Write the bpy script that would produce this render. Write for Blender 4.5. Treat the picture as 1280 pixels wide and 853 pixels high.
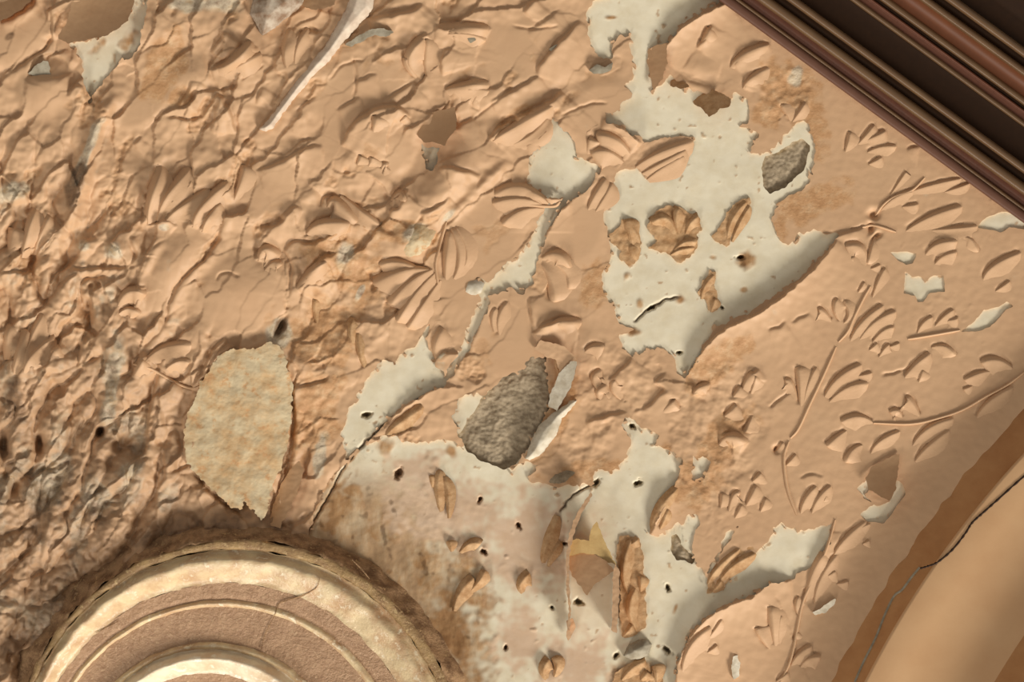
import bpy, math
import numpy as np
from mathutils import Vector

for o in list(bpy.data.objects):
    bpy.data.objects.remove(o)
C = bpy.context.scene.collection
SC = bpy.context.scene

# ---------------------------------------------------------------- camera, world, lights, exposure
S = 0.0015            # metres of ceiling per pixel of the photograph
ZC = 5.6              # height of the ceiling plane
D = 4.0               # camera distance below it
DP = D / S
cam = bpy.data.objects.new('camera', bpy.data.cameras.new('camera'))
C.objects.link(cam)
cam.location = (0, 0, ZC - D)
cam.rotation_euler = (math.pi, 0, 0)          # looks straight up
cam.data.sensor_width = 36
cam.data.lens = 36 * D / (1280 * S)
cam.data.clip_end = 50
SC.camera = cam

world = bpy.data.worlds.new('room_bounce')
SC.world = world
world.use_nodes = True
world.node_tree.nodes['Background'].inputs[0].default_value = (1.0, 0.92, 0.82, 1)
world.node_tree.nodes['Background'].inputs[1].default_value = 0.31


def area(name, azu, azv, elev, dist, size, power, col):
    l = bpy.data.lights.new(name, 'AREA')
    l.shape = 'DISK'
    l.size = size
    l.energy = power
    l.color = col
    o = bpy.data.objects.new(name, l)
    C.objects.link(o)
    n = math.hypot(azu, azv)
    e = math.radians(elev)
    d = Vector((azu / n * math.cos(e), azv / n * math.cos(e), -math.sin(e)))
    o.location = Vector((0.1, 0, ZC)) + d * dist
    o.rotation_euler = (-d).to_track_quat('-Z', 'Y').to_euler()
    return o


area('window_light', 0.60, 0.80, 30, 10.0, 2.6, 1020, (1.0, 0.96, 0.88))
area('medallion_fill', -0.45, 0.9, 24, 9.0, 2.0, 300, (1.0, 0.95, 0.86))  # added lamp, no source in view, brightens the medallion's hollows

SC.view_settings.view_transform = 'Standard'
SC.view_settings.look = 'None'
SC.view_settings.gamma = 1
SC.view_settings.exposure = 0.0

# ---------------------------------------------------------------- numeric helpers
def at(u, v, h):
    f = (DP - h) / DP
    return np.stack([(u - 640) * S * f, (v - 426.5) * S * f, ZC - h * S + 0 * u], -1)


_tabs = {}


def pn(u, v, sc, seed, stretch=1.0, ang=0.0):
    """gradient noise, about -1..1; stretch > 1 draws it out along direction ang (degrees, image frame)"""
    if ang or stretch != 1.0:
        a = math.radians(ang)
        x = (u * math.cos(a) + v * math.sin(a)) / (sc * stretch)
        y = (-u * math.sin(a) + v * math.cos(a)) / sc
    else:
        x, y = u / sc, v / sc
    if seed not in _tabs:
        r = np.random.RandomState(seed)
        t = r.rand(128, 128) * 2 * math.pi
        _tabs[seed] = (np.cos(t), np.sin(t))
    gx, gy = _tabs[seed]
    xi = np.floor(x).astype(int)
    yi = np.floor(y).astype(int)
    fx, fy = x - xi, y - yi
    sx = fx * fx * fx * (fx * (fx * 6 - 15) + 10)
    sy = fy * fy * fy * (fy * (fy * 6 - 15) + 10)

    def g(i, j):
        a, b = (xi + i) % 128, (yi + j) % 128
        return gx[a, b] * (fx - i) + gy[a, b] * (fy - j)
    n0 = g(0, 0) * (1 - sx) + g(1, 0) * sx
    n1 = g(0, 1) * (1 - sx) + g(1, 1) * sx
    return (n0 * (1 - sy) + n1 * sy) * 1.5


def ss(x, a, b):
    t = np.clip((x - a) / (b - a), 0, 1)
    return t * t * (3 - 2 * t)


def voro(u, v, cell, seed, stretch, ang):
    """anisotropic cells, each a tilted plate: height and distance to the border"""
    a = math.radians(ang)
    x = (u * math.cos(a) + v * math.sin(a)) / (cell * stretch)
    y = (-u * math.sin(a) + v * math.cos(a)) / cell
    r = np.random.RandomState(seed)
    jx, jy, hh, tx, ty = r.rand(5, 64, 64)
    xi = np.floor(x).astype(int)
    yi = np.floor(y).astype(int)
    d1 = np.full(u.shape, 9.0)
    d2 = np.full(u.shape, 9.0)
    ht = np.zeros(u.shape)
    for i in (-1, 0, 1):
        for j in (-1, 0, 1):
            p, q = (xi + i) % 64, (yi + j) % 64
            dx = x - (xi + i + jx[p, q])
            dy = y - (yi + j + jy[p, q])
            dd = np.sqrt(dx * dx + dy * dy)
            h = (hh[p, q] - .5) * 0.6 + (tx[p, q] - .5) * dx * 1.0 - (ty[p, q] * 0.9 + .15) * dy
            c = dd < d1
            d2 = np.where(c, d1, np.minimum(d2, dd))
            ht = np.where(c, h, ht)
            d1 = np.where(c, dd, d1)
    return ht, d2 - d1


def sdf(poly, u, v):
    """signed distance to a polygon, negative inside; evaluated near it only"""
    p = np.array(poly, float)
    out = np.full(u.shape, 60.0)
    m = (u > p[:, 0].min() - 60) & (u < p[:, 0].max() + 60) & (v > p[:, 1].min() - 60) & (v < p[:, 1].max() + 60)
    if not m.any():
        return out
    x, y = u[m], v[m]
    d = np.full(x.shape, 1e9)
    ins = np.zeros(x.shape, bool)
    for k in range(len(p)):
        ax, ay = p[k - 1]
        bx, by = p[k]
        ex, ey = bx - ax, by - ay
        t = np.clip(((x - ax) * ex + (y - ay) * ey) / (ex * ex + ey * ey + 1e-9), 0, 1)
        d = np.minimum(d, (x - ax - t * ex) ** 2 + (y - ay - t * ey) ** 2)
        if ay != by:
            c = ((ay > y) != (by > y)) & (x < ex * (y - ay) / (by - ay) + ax)
            ins ^= c
    d = np.sqrt(d)
    out[m] = np.minimum(np.where(ins, -d, d), 60)
    return out


def smooth_line(pts, n=6):
    """Catmull-Rom through the points"""
    p = np.array(pts, float)
    if len(p) < 3:
        return p
    q = np.vstack([2 * p[0] - p[1], p, 2 * p[-1] - p[-2]])
    out = []
    for i in range(1, len(q) - 2):
        for k in range(n):
            t = k / n
            out.append(.5 * (2 * q[i] + (q[i + 1] - q[i - 1]) * t + (2 * q[i - 1] - 5 * q[i] + 4 * q[i + 1] - q[i + 2]) * t * t
                             + (3 * q[i] - q[i - 1] - 3 * q[i + 1] + q[i + 2]) * t ** 3))
    out.append(p[-1])
    return np.array(out)


def line_dist(pts, u, v, reach):
    """mask, distance, signed side (+ = towards lower right), parameter 0..1 along the line"""
    p = smooth_line(pts, 4)
    m = (u > p[:, 0].min() - reach) & (u < p[:, 0].max() + reach) & (v > p[:, 1].min() - reach) & (v < p[:, 1].max() + reach)
    x, y = u[m], v[m]
    best = np.full(x.shape, 1e9)
    side = np.ones(x.shape)
    par = np.zeros(x.shape)
    L = np.concatenate([[0], np.cumsum(np.hypot(*np.diff(p, axis=0).T))])
    fl = p[-1] - p[0]
    for k in range(len(p) - 1):
        ax, ay = p[k]
        ex, ey = p[k + 1] - p[k]
        l2 = ex * ex + ey * ey + 1e-9
        t = np.clip(((x - ax) * ex + (y - ay) * ey) / l2, 0, 1)
        dx, dy = x - ax - t * ex, y - ay - t * ey
        d = dx * dx + dy * dy
        nx, ny = -ey, ex
        if nx * .55 + ny * .83 < 0 and fl[0] * ex + fl[1] * ey > 0 or nx * .55 + ny * .83 >= 0 and fl[0] * ex + fl[1] * ey <= 0:
            pass
        s = np.sign(dx * nx + dy * ny)
        c = d < best
        best = np.where(c, d, best)
        side = np.where(c, s, side)
        par = np.where(c, (L[k] + t * (L[k + 1] - L[k])) / L[-1], par)
    nx, ny = -fl[1], fl[0]
    if nx * .55 + ny * .83 < 0:
        side = -side
    return m, np.sqrt(best), side, par


# ---------------------------------------------------------------- mesh helpers
def new_mesh(name, verts, tris=None, quads=None, smooth=True, mats=(), mat_idx=None):
    me = bpy.data.meshes.new(name)
    verts = np.asarray(verts, np.float32).reshape(-1, 3)
    tris = np.zeros((0, 3), np.int32) if tris is None else np.asarray(tris, np.int32).reshape(-1, 3)
    quads = np.zeros((0, 4), np.int32) if quads is None else np.asarray(quads, np.int32).reshape(-1, 4)
    me.vertices.add(len(verts))
    me.vertices.foreach_set('co', verts.ravel())
    nl = tris.size + quads.size
    me.loops.add(nl)
    me.loops.foreach_set('vertex_index', np.concatenate([tris.ravel(), quads.ravel()]))
    npoly = len(tris) + len(quads)
    me.polygons.add(npoly)
    st = np.concatenate([np.arange(len(tris)) * 3, tris.size + np.arange(len(quads)) * 4]).astype(np.int32)
    me.polygons.foreach_set('loop_start', st)
    me.polygons.foreach_set('use_smooth', np.full(npoly, smooth))
    for m in mats:
        me.materials.append(m)
    me.update(calc_edges=True)
    return me


def link(name, me, parent=None):
    o = bpy.data.objects.new(name, me)
    C.objects.link(o)
    if parent is not None:
        o.parent = parent
        if parent.type == 'EMPTY':
            o.location = -Vector(parent.location)
    return o


def thing(name, label, cat, loc, group=None):
    o = bpy.data.objects.new(name, None)
    C.objects.link(o)
    o.location = Vector([float(c) for c in loc])
    o.empty_display_size = 0.02
    o['label'] = label
    o['category'] = cat
    if group:
        o['group'] = group
    return o


def tag(o, label, cat=None, group=None):
    o['label'] = label
    if cat:
        o['category'] = cat
    if group:
        o['group'] = group
    return o


def clip_grid(us, vs, H, M, thick, attr=None):
    """the part of the height field where M > 0, with a clean cut edge and a rim wall of the given thickness"""
    nv, nu = H.shape
    U, V = np.meshgrid(us, vs)
    P = np.stack([U, V, H], -1).reshape(-1, 3)
    Mf = M.ravel()
    A = None if attr is None else attr.reshape(-1, attr.shape[-1])
    idx = np.arange(nu * nv).reshape(nv, nu)
    a, b, c, d = idx[:-1, :-1].ravel(), idx[:-1, 1:].ravel(), idx[1:, 1:].ravel(), idx[1:, :-1].ravel()
    ins = (Mf > 0)
    cnt = ins[a].astype(int) + ins[b] + ins[c] + ins[d]
    full = cnt == 4
    quads = np.stack([a, b, c, d], 1)[full]
    cut = (cnt > 0) & (cnt < 4)
    T = np.concatenate([np.stack([a, b, c], 1)[cut], np.stack([a, c, d], 1)[cut]])
    tin = ins[T]
    k = tin.sum(1)
    tris = [T[k == 3]]
    newP, newA, walls = [P], [A] if A is not None else None, []
    t1, t2 = T[k == 1], T[k == 2]
    # rotate so that the odd vertex is first
    r1 = np.argmax(ins[t1], 1) if len(t1) else np.zeros(0, int)
    t1 = np.stack([t1[np.arange(len(t1)), (r1 + j) % 3] for j in range(3)], 1) if len(t1) else t1
    r2 = np.argmin(ins[t2], 1) if len(t2) else np.zeros(0, int)
    t2 = np.stack([t2[np.arange(len(t2)), (r2 + j) % 3] for j in range(3)], 1) if len(t2) else t2
    E = np.concatenate([t1[:, [0, 1]], t1[:, [0, 2]], t2[:, [0, 1]], t2[:, [0, 2]]]) if len(T) else np.zeros((0, 2), int)
    Es = np.sort(E, 1)
    if len(Es):
        key, inv = np.unique(Es[:, 0].astype(np.int64) * (nu * nv) + Es[:, 1], return_inverse=True)
        i0, i1 = key // (nu * nv), key % (nu * nv)
        t = np.clip(Mf[i0] / (Mf[i0] - Mf[i1]), 0.02, .98)[:, None]
        Q = P[i0] * (1 - t) + P[i1] * t
        base = len(P)
        newP.append(Q)
        if A is not None:
            newA.append(A[i0] * (1 - t) + A[i1] * t)
        inv = inv.ravel() + base
        n1, n2 = len(t1), len(t2)
        p1a, p1b = inv[:n1], inv[n1:2 * n1]
        p2a, p2b = inv[2 * n1:2 * n1 + n2], inv[2 * n1 + n2:]
        tris.append(np.stack([t1[:, 0], p1a, p1b], 1))
        qextra = np.stack([p2a, t2[:, 1], t2[:, 2], p2b], 1)
        quads = np.concatenate([quads, qextra])
        # rim
        W = np.concatenate([np.stack([p1a, p1b], 1), np.stack([p2b, p2a], 1)])
        top = Q.copy()
        low = Q.copy()
        low[:, 2] -= thick
        tb = base + len(Q)
        lb = tb + len(Q)
        newP += [top, low]
        if A is not None:
            newA += [newA[-1], newA[-1]]
        W0, W1 = W[:, 0] - base, W[:, 1] - base
        walls = np.stack([tb + W1, tb + W0, lb + W0, lb + W1], 1)
        quads = np.concatenate([quads, walls])
    P = np.concatenate(newP)
    tris = np.concatenate(tris)
    used = np.zeros(len(P), bool)
    used[tris.ravel()] = True
    used[quads.ravel()] = True
    remap = np.cumsum(used) - 1
    P = P[used]
    out = at(P[:, 0], P[:, 1], P[:, 2])
    Af = None if A is None else np.concatenate(newA)[used]
    return out, remap[tris], remap[quads], Af


def clip_mesh(name, us, vs, H, M, thick, mat, attr=None):
    V, t, q, A = clip_grid(us, vs, H, M, thick, attr)
    me = new_mesh(name, V, t[:, ::-1], q[:, ::-1], True, (mat,))
    if A is not None:
        ca = me.attributes.new('stain', 'FLOAT_COLOR', 'POINT')
        ca.data.foreach_set('color', A.astype(np.float32).ravel())
    return me


# ---------------------------------------------------------------- materials
def lin(r, g, b):
    f = lambda c: (c / 255 / 12.92) if c / 255 <= .04045 else ((c / 255 + .055) / 1.055) ** 2.4
    return (f(r), f(g), f(b), 1)


class N:
    def __init__(self, name, rough=.6, spec=.3):
        self.m = bpy.data.materials.new(name)
        self.m.use_nodes = True
        self.nt = self.m.node_tree
        self.b = self.nt.nodes['Principled BSDF']
        self.b.inputs['Roughness'].default_value = rough
        self.b.inputs['Specular IOR Level'].default_value = spec
        self.tc = self.nt.nodes.new('ShaderNodeTexCoord')

    def noise(self, px, detail=4, rough=.55, scale3=(1, 1, 1)):
        mp = self.nt.nodes.new('ShaderNodeMapping')
        mp.inputs['Scale'].default_value = scale3
        self.nt.links.new(self.tc.outputs['Object'], mp.inputs[0])
        n = self.nt.nodes.new('ShaderNodeTexNoise')
        n.inputs['Scale'].default_value = 1 / (px * S)
        n.inputs['Detail'].default_value = detail
        n.inputs['Roughness'].default_value = rough
        self.nt.links.new(mp.outputs[0], n.inputs['Vector'])
        return n.outputs['Fac']

    def ramp(self, fac, *stops):
        r = self.nt.nodes.new('ShaderNodeValToRGB')
        e = r.color_ramp.elements
        for i, (p, c) in enumerate(stops):
            x = e[i] if i < 2 else e.new(p)
            x.position = p
            x.color = c
        self.nt.links.new(fac, r.inputs[0])
        return r.outputs[0]

    def mix(self, fac, a, b, mode='MIX'):
        x = self.nt.nodes.new('ShaderNodeMix')
        x.data_type = 'RGBA'
        x.blend_type = mode
        for s, val in ((x.inputs[0], fac), (x.inputs[6], a), (x.inputs[7], b)):
            if hasattr(val, 'links'):
                self.nt.links.new(val, s)
            else:
                s.default_value = val
        return x.outputs[2]

    def math(self, op, a, b):
        x = self.nt.nodes.new('ShaderNodeMath')
        x.operation = op
        for s, val in ((x.inputs[0], a), (x.inputs[1], b)):
            if hasattr(val, 'links'):
                self.nt.links.new(val, s)
            else:
                s.default_value = val
        return x.outputs[0]

    def attr(self):
        a = self.nt.nodes.new('ShaderNodeAttribute')
        a.attribute_name = 'stain'
        s = self.nt.nodes.new('ShaderNodeSeparateColor')
        self.nt.links.new(a.outputs['Color'], s.inputs[0])
        return s.outputs[0], s.outputs[1], s.outputs[2]

    def base(self, c):
        if hasattr(c, 'links'):
            self.nt.links.new(c, self.b.inputs['Base Color'])
        else:
            self.b.inputs['Base Color'].default_value = c

    def bump(self, h, strength, dist_px):
        b = self.nt.nodes.new('ShaderNodeBump')
        if hasattr(strength, 'links'):
            self.nt.links.new(strength, b.inputs['Strength'])
        else:
            b.inputs['Strength'].default_value = strength
        b.inputs['Distance'].default_value = dist_px * S
        self.nt.links.new(h, b.inputs['Height'])
        self.nt.links.new(b.outputs[0], self.b.inputs['Normal'])


TAN, TAN2, OCHRE = lin(210, 172, 134), lin(204, 163, 125), lin(194, 152, 108)
WHITE, GREY = lin(232, 221, 195), lin(140, 124, 100)
STAINBROWN = lin(186, 136, 84)


def paint_material(name, a, b, attr=True):
    n = N(name, .55, .35)
    col = n.mix(n.noise(60, 3), a, b)
    if attr:
        o, s, p = n.attr()
        och = n.ramp(n.noise(14, 6, .65), (.28, lin(176, 130, 88)), (.5, lin(198, 153, 110)), (.72, lin(214, 178, 138)))
        col = n.mix(o, col, och)
        pale = n.ramp(n.noise(14, 5, .6), (.3, lin(150, 128, 108)), (.5, lin(206, 192, 166)), (.7, lin(190, 160, 120)))
        col = n.mix(p, col, pale)
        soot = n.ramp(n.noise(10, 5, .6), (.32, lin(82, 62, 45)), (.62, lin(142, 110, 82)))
        col = n.mix(s, col, soot)  # this channel also carries the dimness painted over the lower left
        st = n.math('ADD', n.math('MULTIPLY', n.math('ADD', o, n.math('ADD', s, p)), .28), .07)
        n.bump(n.noise(3.6, 4, .62), st, 2.0)
    else:
        n.bump(n.noise(4, 4, .6), .15, 2.0)
    n.base(col)
    return n.m


def plain_material(name, c1, c2, px, bump_px, strength, rough=.7, spec=.25, dist=2.0):
    n = N(name, rough, spec)
    n.base(n.mix(n.ramp(n.noise(px, 5, .6), (.35, (0, 0, 0, 1)), (.65, (1, 1, 1, 1))), c1, c2))
    n.bump(n.noise(bump_px, 5, .65), strength, dist)
    return n.m


M_PAINT = paint_material('tan_paint', TAN, TAN2)
M_LEAF = paint_material('tan_leaf_paint', TAN, TAN2, False)
M_BROWNLEAF = plain_material('worn_leaf_paint', lin(204, 166, 124), lin(176, 134, 92), 10, 4, .4)


def plaster_material():
    n = N('bare_plaster', .75, .2)
    o, s, p = n.attr()
    col = n.mix(n.ramp(n.noise(22, 5, .6), (.4, (0, 0, 0, 1)), (.7, (1, 1, 1, 1))), WHITE, lin(222, 208, 178))
    br = n.ramp(n.noise(30, 6, .62, (1.6, .6, 1)), (.30, lin(150, 110, 72)), (.5, lin(180, 140, 98)), (.70, lin(206, 178, 142)))
    col = n.mix(o, col, br)
    col = n.mix(p, col, n.mix(n.noise(16, 4), lin(222, 196, 170), lin(202, 168, 134)))
    col = n.mix(s, col, lin(92, 66, 42))
    n.base(col)
    n.bump(n.noise(5, 5, .6), n.math('ADD', n.math('MULTIPLY', o, .2), .07), 1.6)
    return n.m


M_WHITE = plaster_material()
M_MORTAR = plain_material('grey_mortar', lin(182, 164, 138), lin(144, 127, 104), 7, 3.5, .5, .9, .1, 2)
M_CHIP = plain_material('pale_chip', lin(222, 212, 192), lin(188, 174, 150), 14, 5, .25, .7, .25)
M_GREYCHIP = plain_material('grey_chip', lin(170, 160, 140), lin(140, 128, 108), 10, 5, .25, .7, .25)
M_LILAC = plain_material('pale_vein', lin(228, 210, 188), lin(204, 182, 160), 12, 6, .2, .65, .3)
M_YELLOW = None
def med_mat(name, c1, c2, c3, px, bs, rough=.42, spec=.5, dist=2.5):
    n = N(name, rough, spec)
    col = n.mix(n.ramp(n.noise(px, 5, .6), (.4, (0, 0, 0, 1)), (.62, (1, 1, 1, 1))), c1, c2)
    col = n.mix(n.ramp(n.noise(px * .5, 5, .65), (.56, (0, 0, 0, 1)), (.66, (1, 1, 1, 1))), col, c3)
    n.base(col)
    n.bump(n.noise(4.5, 5, .65), bs, dist)
    return n.m


M_YELLOW = med_mat('stained_slab', lin(214, 194, 158), lin(206, 172, 128), lin(204, 158, 112), 26, .4, .7, .25, 2)
M_OLIVE = plain_material('old_yellow_paint', lin(196, 166, 112), lin(182, 150, 98), 14, 6, .15, .6, .3)
M_FLAP = plain_material('brown_flap', lin(206, 166, 126), lin(198, 156, 116), 30, 6, .08, .5, .35)
M_TRIM = plain_material('trim_tan', lin(212, 170, 126), lin(206, 162, 118), 60, 5, .05, .5, .4)
M_BAND = plain_material('trim_brown', lin(188, 138, 90), lin(174, 122, 76), 40, 6, .10, .55, .3)

# ---------------------------------------------------------------- the relief of the ceiling, as fields over the picture plane (units: pixels)
us = np.concatenate([np.arange(-1500, -240, 60.0), np.arange(-240, -10, 4.0), np.arange(-10, 1290, 1.25), np.arange(1290, 1524, 4.0), np.arange(1550, 2850, 60.0)])
vs = np.concatenate([np.arange(-1500, -240, 60.0), np.arange(-240, -10, 4.0), np.arange(-10, 863, 1.25), np.arange(863, 1100, 4.0), np.arange(1120, 2500, 60.0)])
U, V = np.meshgrid(us, vs)


def _right(d):
    d = np.maximum(d, 0)
    return .00013 * np.where(d < 520, d * d, 520 ** 2 + 1040 * (np.minimum(d, 1500) - 520))


def hb(u, v):
    """the ceiling curves away towards the left (a cove)"""
    return -0.00008 * np.maximum(0, 760 - np.maximum(u, -700)) ** 2 * (1 + .0006 * (v - 420)) + _right(.6 * u + .8 * v - 470)


BASE = hb(U, V)
TRIM_C, TRIM_R = (2188.0, 1412.0), 1240.0


def wr(u, v):
    return 1 - ss(u + .25 * (v - 300), 420, 860)


WR = wr(U, V)
WC = (1 - ss(U - .32 * (V - 430), 70, 330)) * ss(V + .25 * U, 120, 330)
wu, wv = U + 7 * pn(U, V, 45, 1) + 3 * pn(U, V, 14, 2), V + 7 * pn(U, V, 45, 3) + 3 * pn(U, V, 14, 4)
h1, e1 = voro(wu, wv, 30, 5, 2.0, -58)
h2, e2 = voro(wu, wv, 46, 6, 1.9, -32)
bl = ss(U, 240, 520)
H = 2.4 + 2 * WR + 9 * WR * (h1 * (1 - bl) + h2 * bl * .8)
H += (.8 + 6 * WR) * pn(U, V, 70, 7) + (0.25 + 2.4 * WR) * pn(wu, wv, 26, 8) + (.25 + .7 * WR) * pn(U, V, 9, 9)
CR = ss(pn(wu, wv, 38, 15, 1.8, -50) + .3 * pn(U, V, 14, 16), .38, .62) * ss(WR, .12, .5)
H += CR * (2.2 * pn(wu, wv, 9, 17, 1.8, -45) + 1.6 * pn(U, V, 5, 18) - 2.2)
# crumpled lower left
rid = 1 - np.abs(pn(wu, wv, 22, 10, 2.2, -68)) * 1.6
rid2 = 1 - np.abs(pn(wu, wv, 11, 11, 1.8, -60)) * 1.6
bil = np.abs(pn(wu, wv, 40, 10, 2.3, -68)) * 1.7
bil2 = np.abs(pn(wu, wv, 17, 11, 1.6, -60)) * 1.6
H += WC * (19 * np.sqrt(bil + .03) + 5 * np.sqrt(bil2 + .03) + 1.6 * pn(U, V, 7, 12) - 14)

ju, jv = U + 1.6 * pn(U, V, 11, 13), V + 1.6 * pn(U, V, 11, 14)


def edge(F, pts, A=8, w=24, g=3, side=1, gw=2.0):
    m, d, s, t = line_dist(pts, ju, jv, max(70, 3 * w))
    tp = np.clip(np.sin(np.pi * np.clip(t, 0, 1)), 0, 1) ** .45
    s = s * side
    if side < 0:      # the sheet on the upper left stands proud and is undercut: a narrow trench runs along its lower edge
        F[m] += tp * (np.where(s > 0, .45 * A * np.exp(-((d - 14) / w) ** 2) - 1.2 * g * np.exp(-d / 9.0), -1.2 * g * np.exp(-(d / 2.4) ** 2) + .3 * A * np.exp(-((d - 7) / 6.0) ** 2)))
        return
    rise = 1 - np.exp(-(d / 3.0) ** 1.5)
    F[m] += tp * np.where(s > 0, 1.6 * A * rise * np.exp(-d / w) - .35 * g * np.exp(-(d / 1.6) ** 2), -.35 * g * np.exp(-(d / 1.6) ** 2))


def groove(F, pts, A=5, w=2.2):
    m, d, s, t = line_dist(pts, ju, jv, 6 * w + 6)
    F[m] -= A * np.exp(-(d / w) ** 2) * np.clip(np.sin(np.pi * t) * 3, 0, 1)


def ridge(F, pts, A=8, w=8):
    m, d, s, t = line_dist(pts, ju, jv, 4 * w + 6)
    F[m] += A * np.exp(-(d / w) ** 2) * np.clip(np.sin(np.pi * t) * 2.2, 0, 1)


def dome(F, x, y, a, b, ang, A):
    m = (np.abs(U - x) < 3 * max(a, b)) & (np.abs(V - y) < 3 * max(a, b))
    c, s = math.cos(math.radians(ang)), math.sin(math.radians(ang))
    dx, dy = ju[m] - x, jv[m] - y
    p, q = (dx * c + dy * s) / a, (-dx * s + dy * c) / b
    F[m] += A * np.exp(-(p * p + q * q))


# smooth sheets are wiped flat before the named features go on
def flatten(x, y, a, b, ang, k=.85):
    global H
    c, s = math.cos(math.radians(ang)), math.sin(math.radians(ang))
    dx, dy = U - x, V - y
    p, q = (dx * c + dy * s) / a, (-dx * s + dy * c) / b
    wgt = k * (1 - ss(np.sqrt(p * p + q * q), .7, 1.15))
    H = H * (1 - wgt) + 5 * wgt


for a in [(55, 110, 40, 45, 0), (25, 45, 45, 40, -40), (300, 370, 60, 55, 0), (215, 340, 65, 30, -60), (560, 200, 60, 36, -40), (480, 190, 40, 34, -30),
          (450, 115, 70, 40, -25), (600, 75, 70, 40, -30), (600, 320, 50, 90, 20), (640, 420, 60, 60, 0), (760, 145, 60, 50, 0), (335, 235, 40, 40, 0),
          (420, 175, 50, 24, -40), (240, 90, 22, 26, 0), (190, 120, 60, 22, -50), (720, 280, 40, 60, 0), (680, 60, 50, 50, 0)]:
    flatten(*a)

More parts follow.
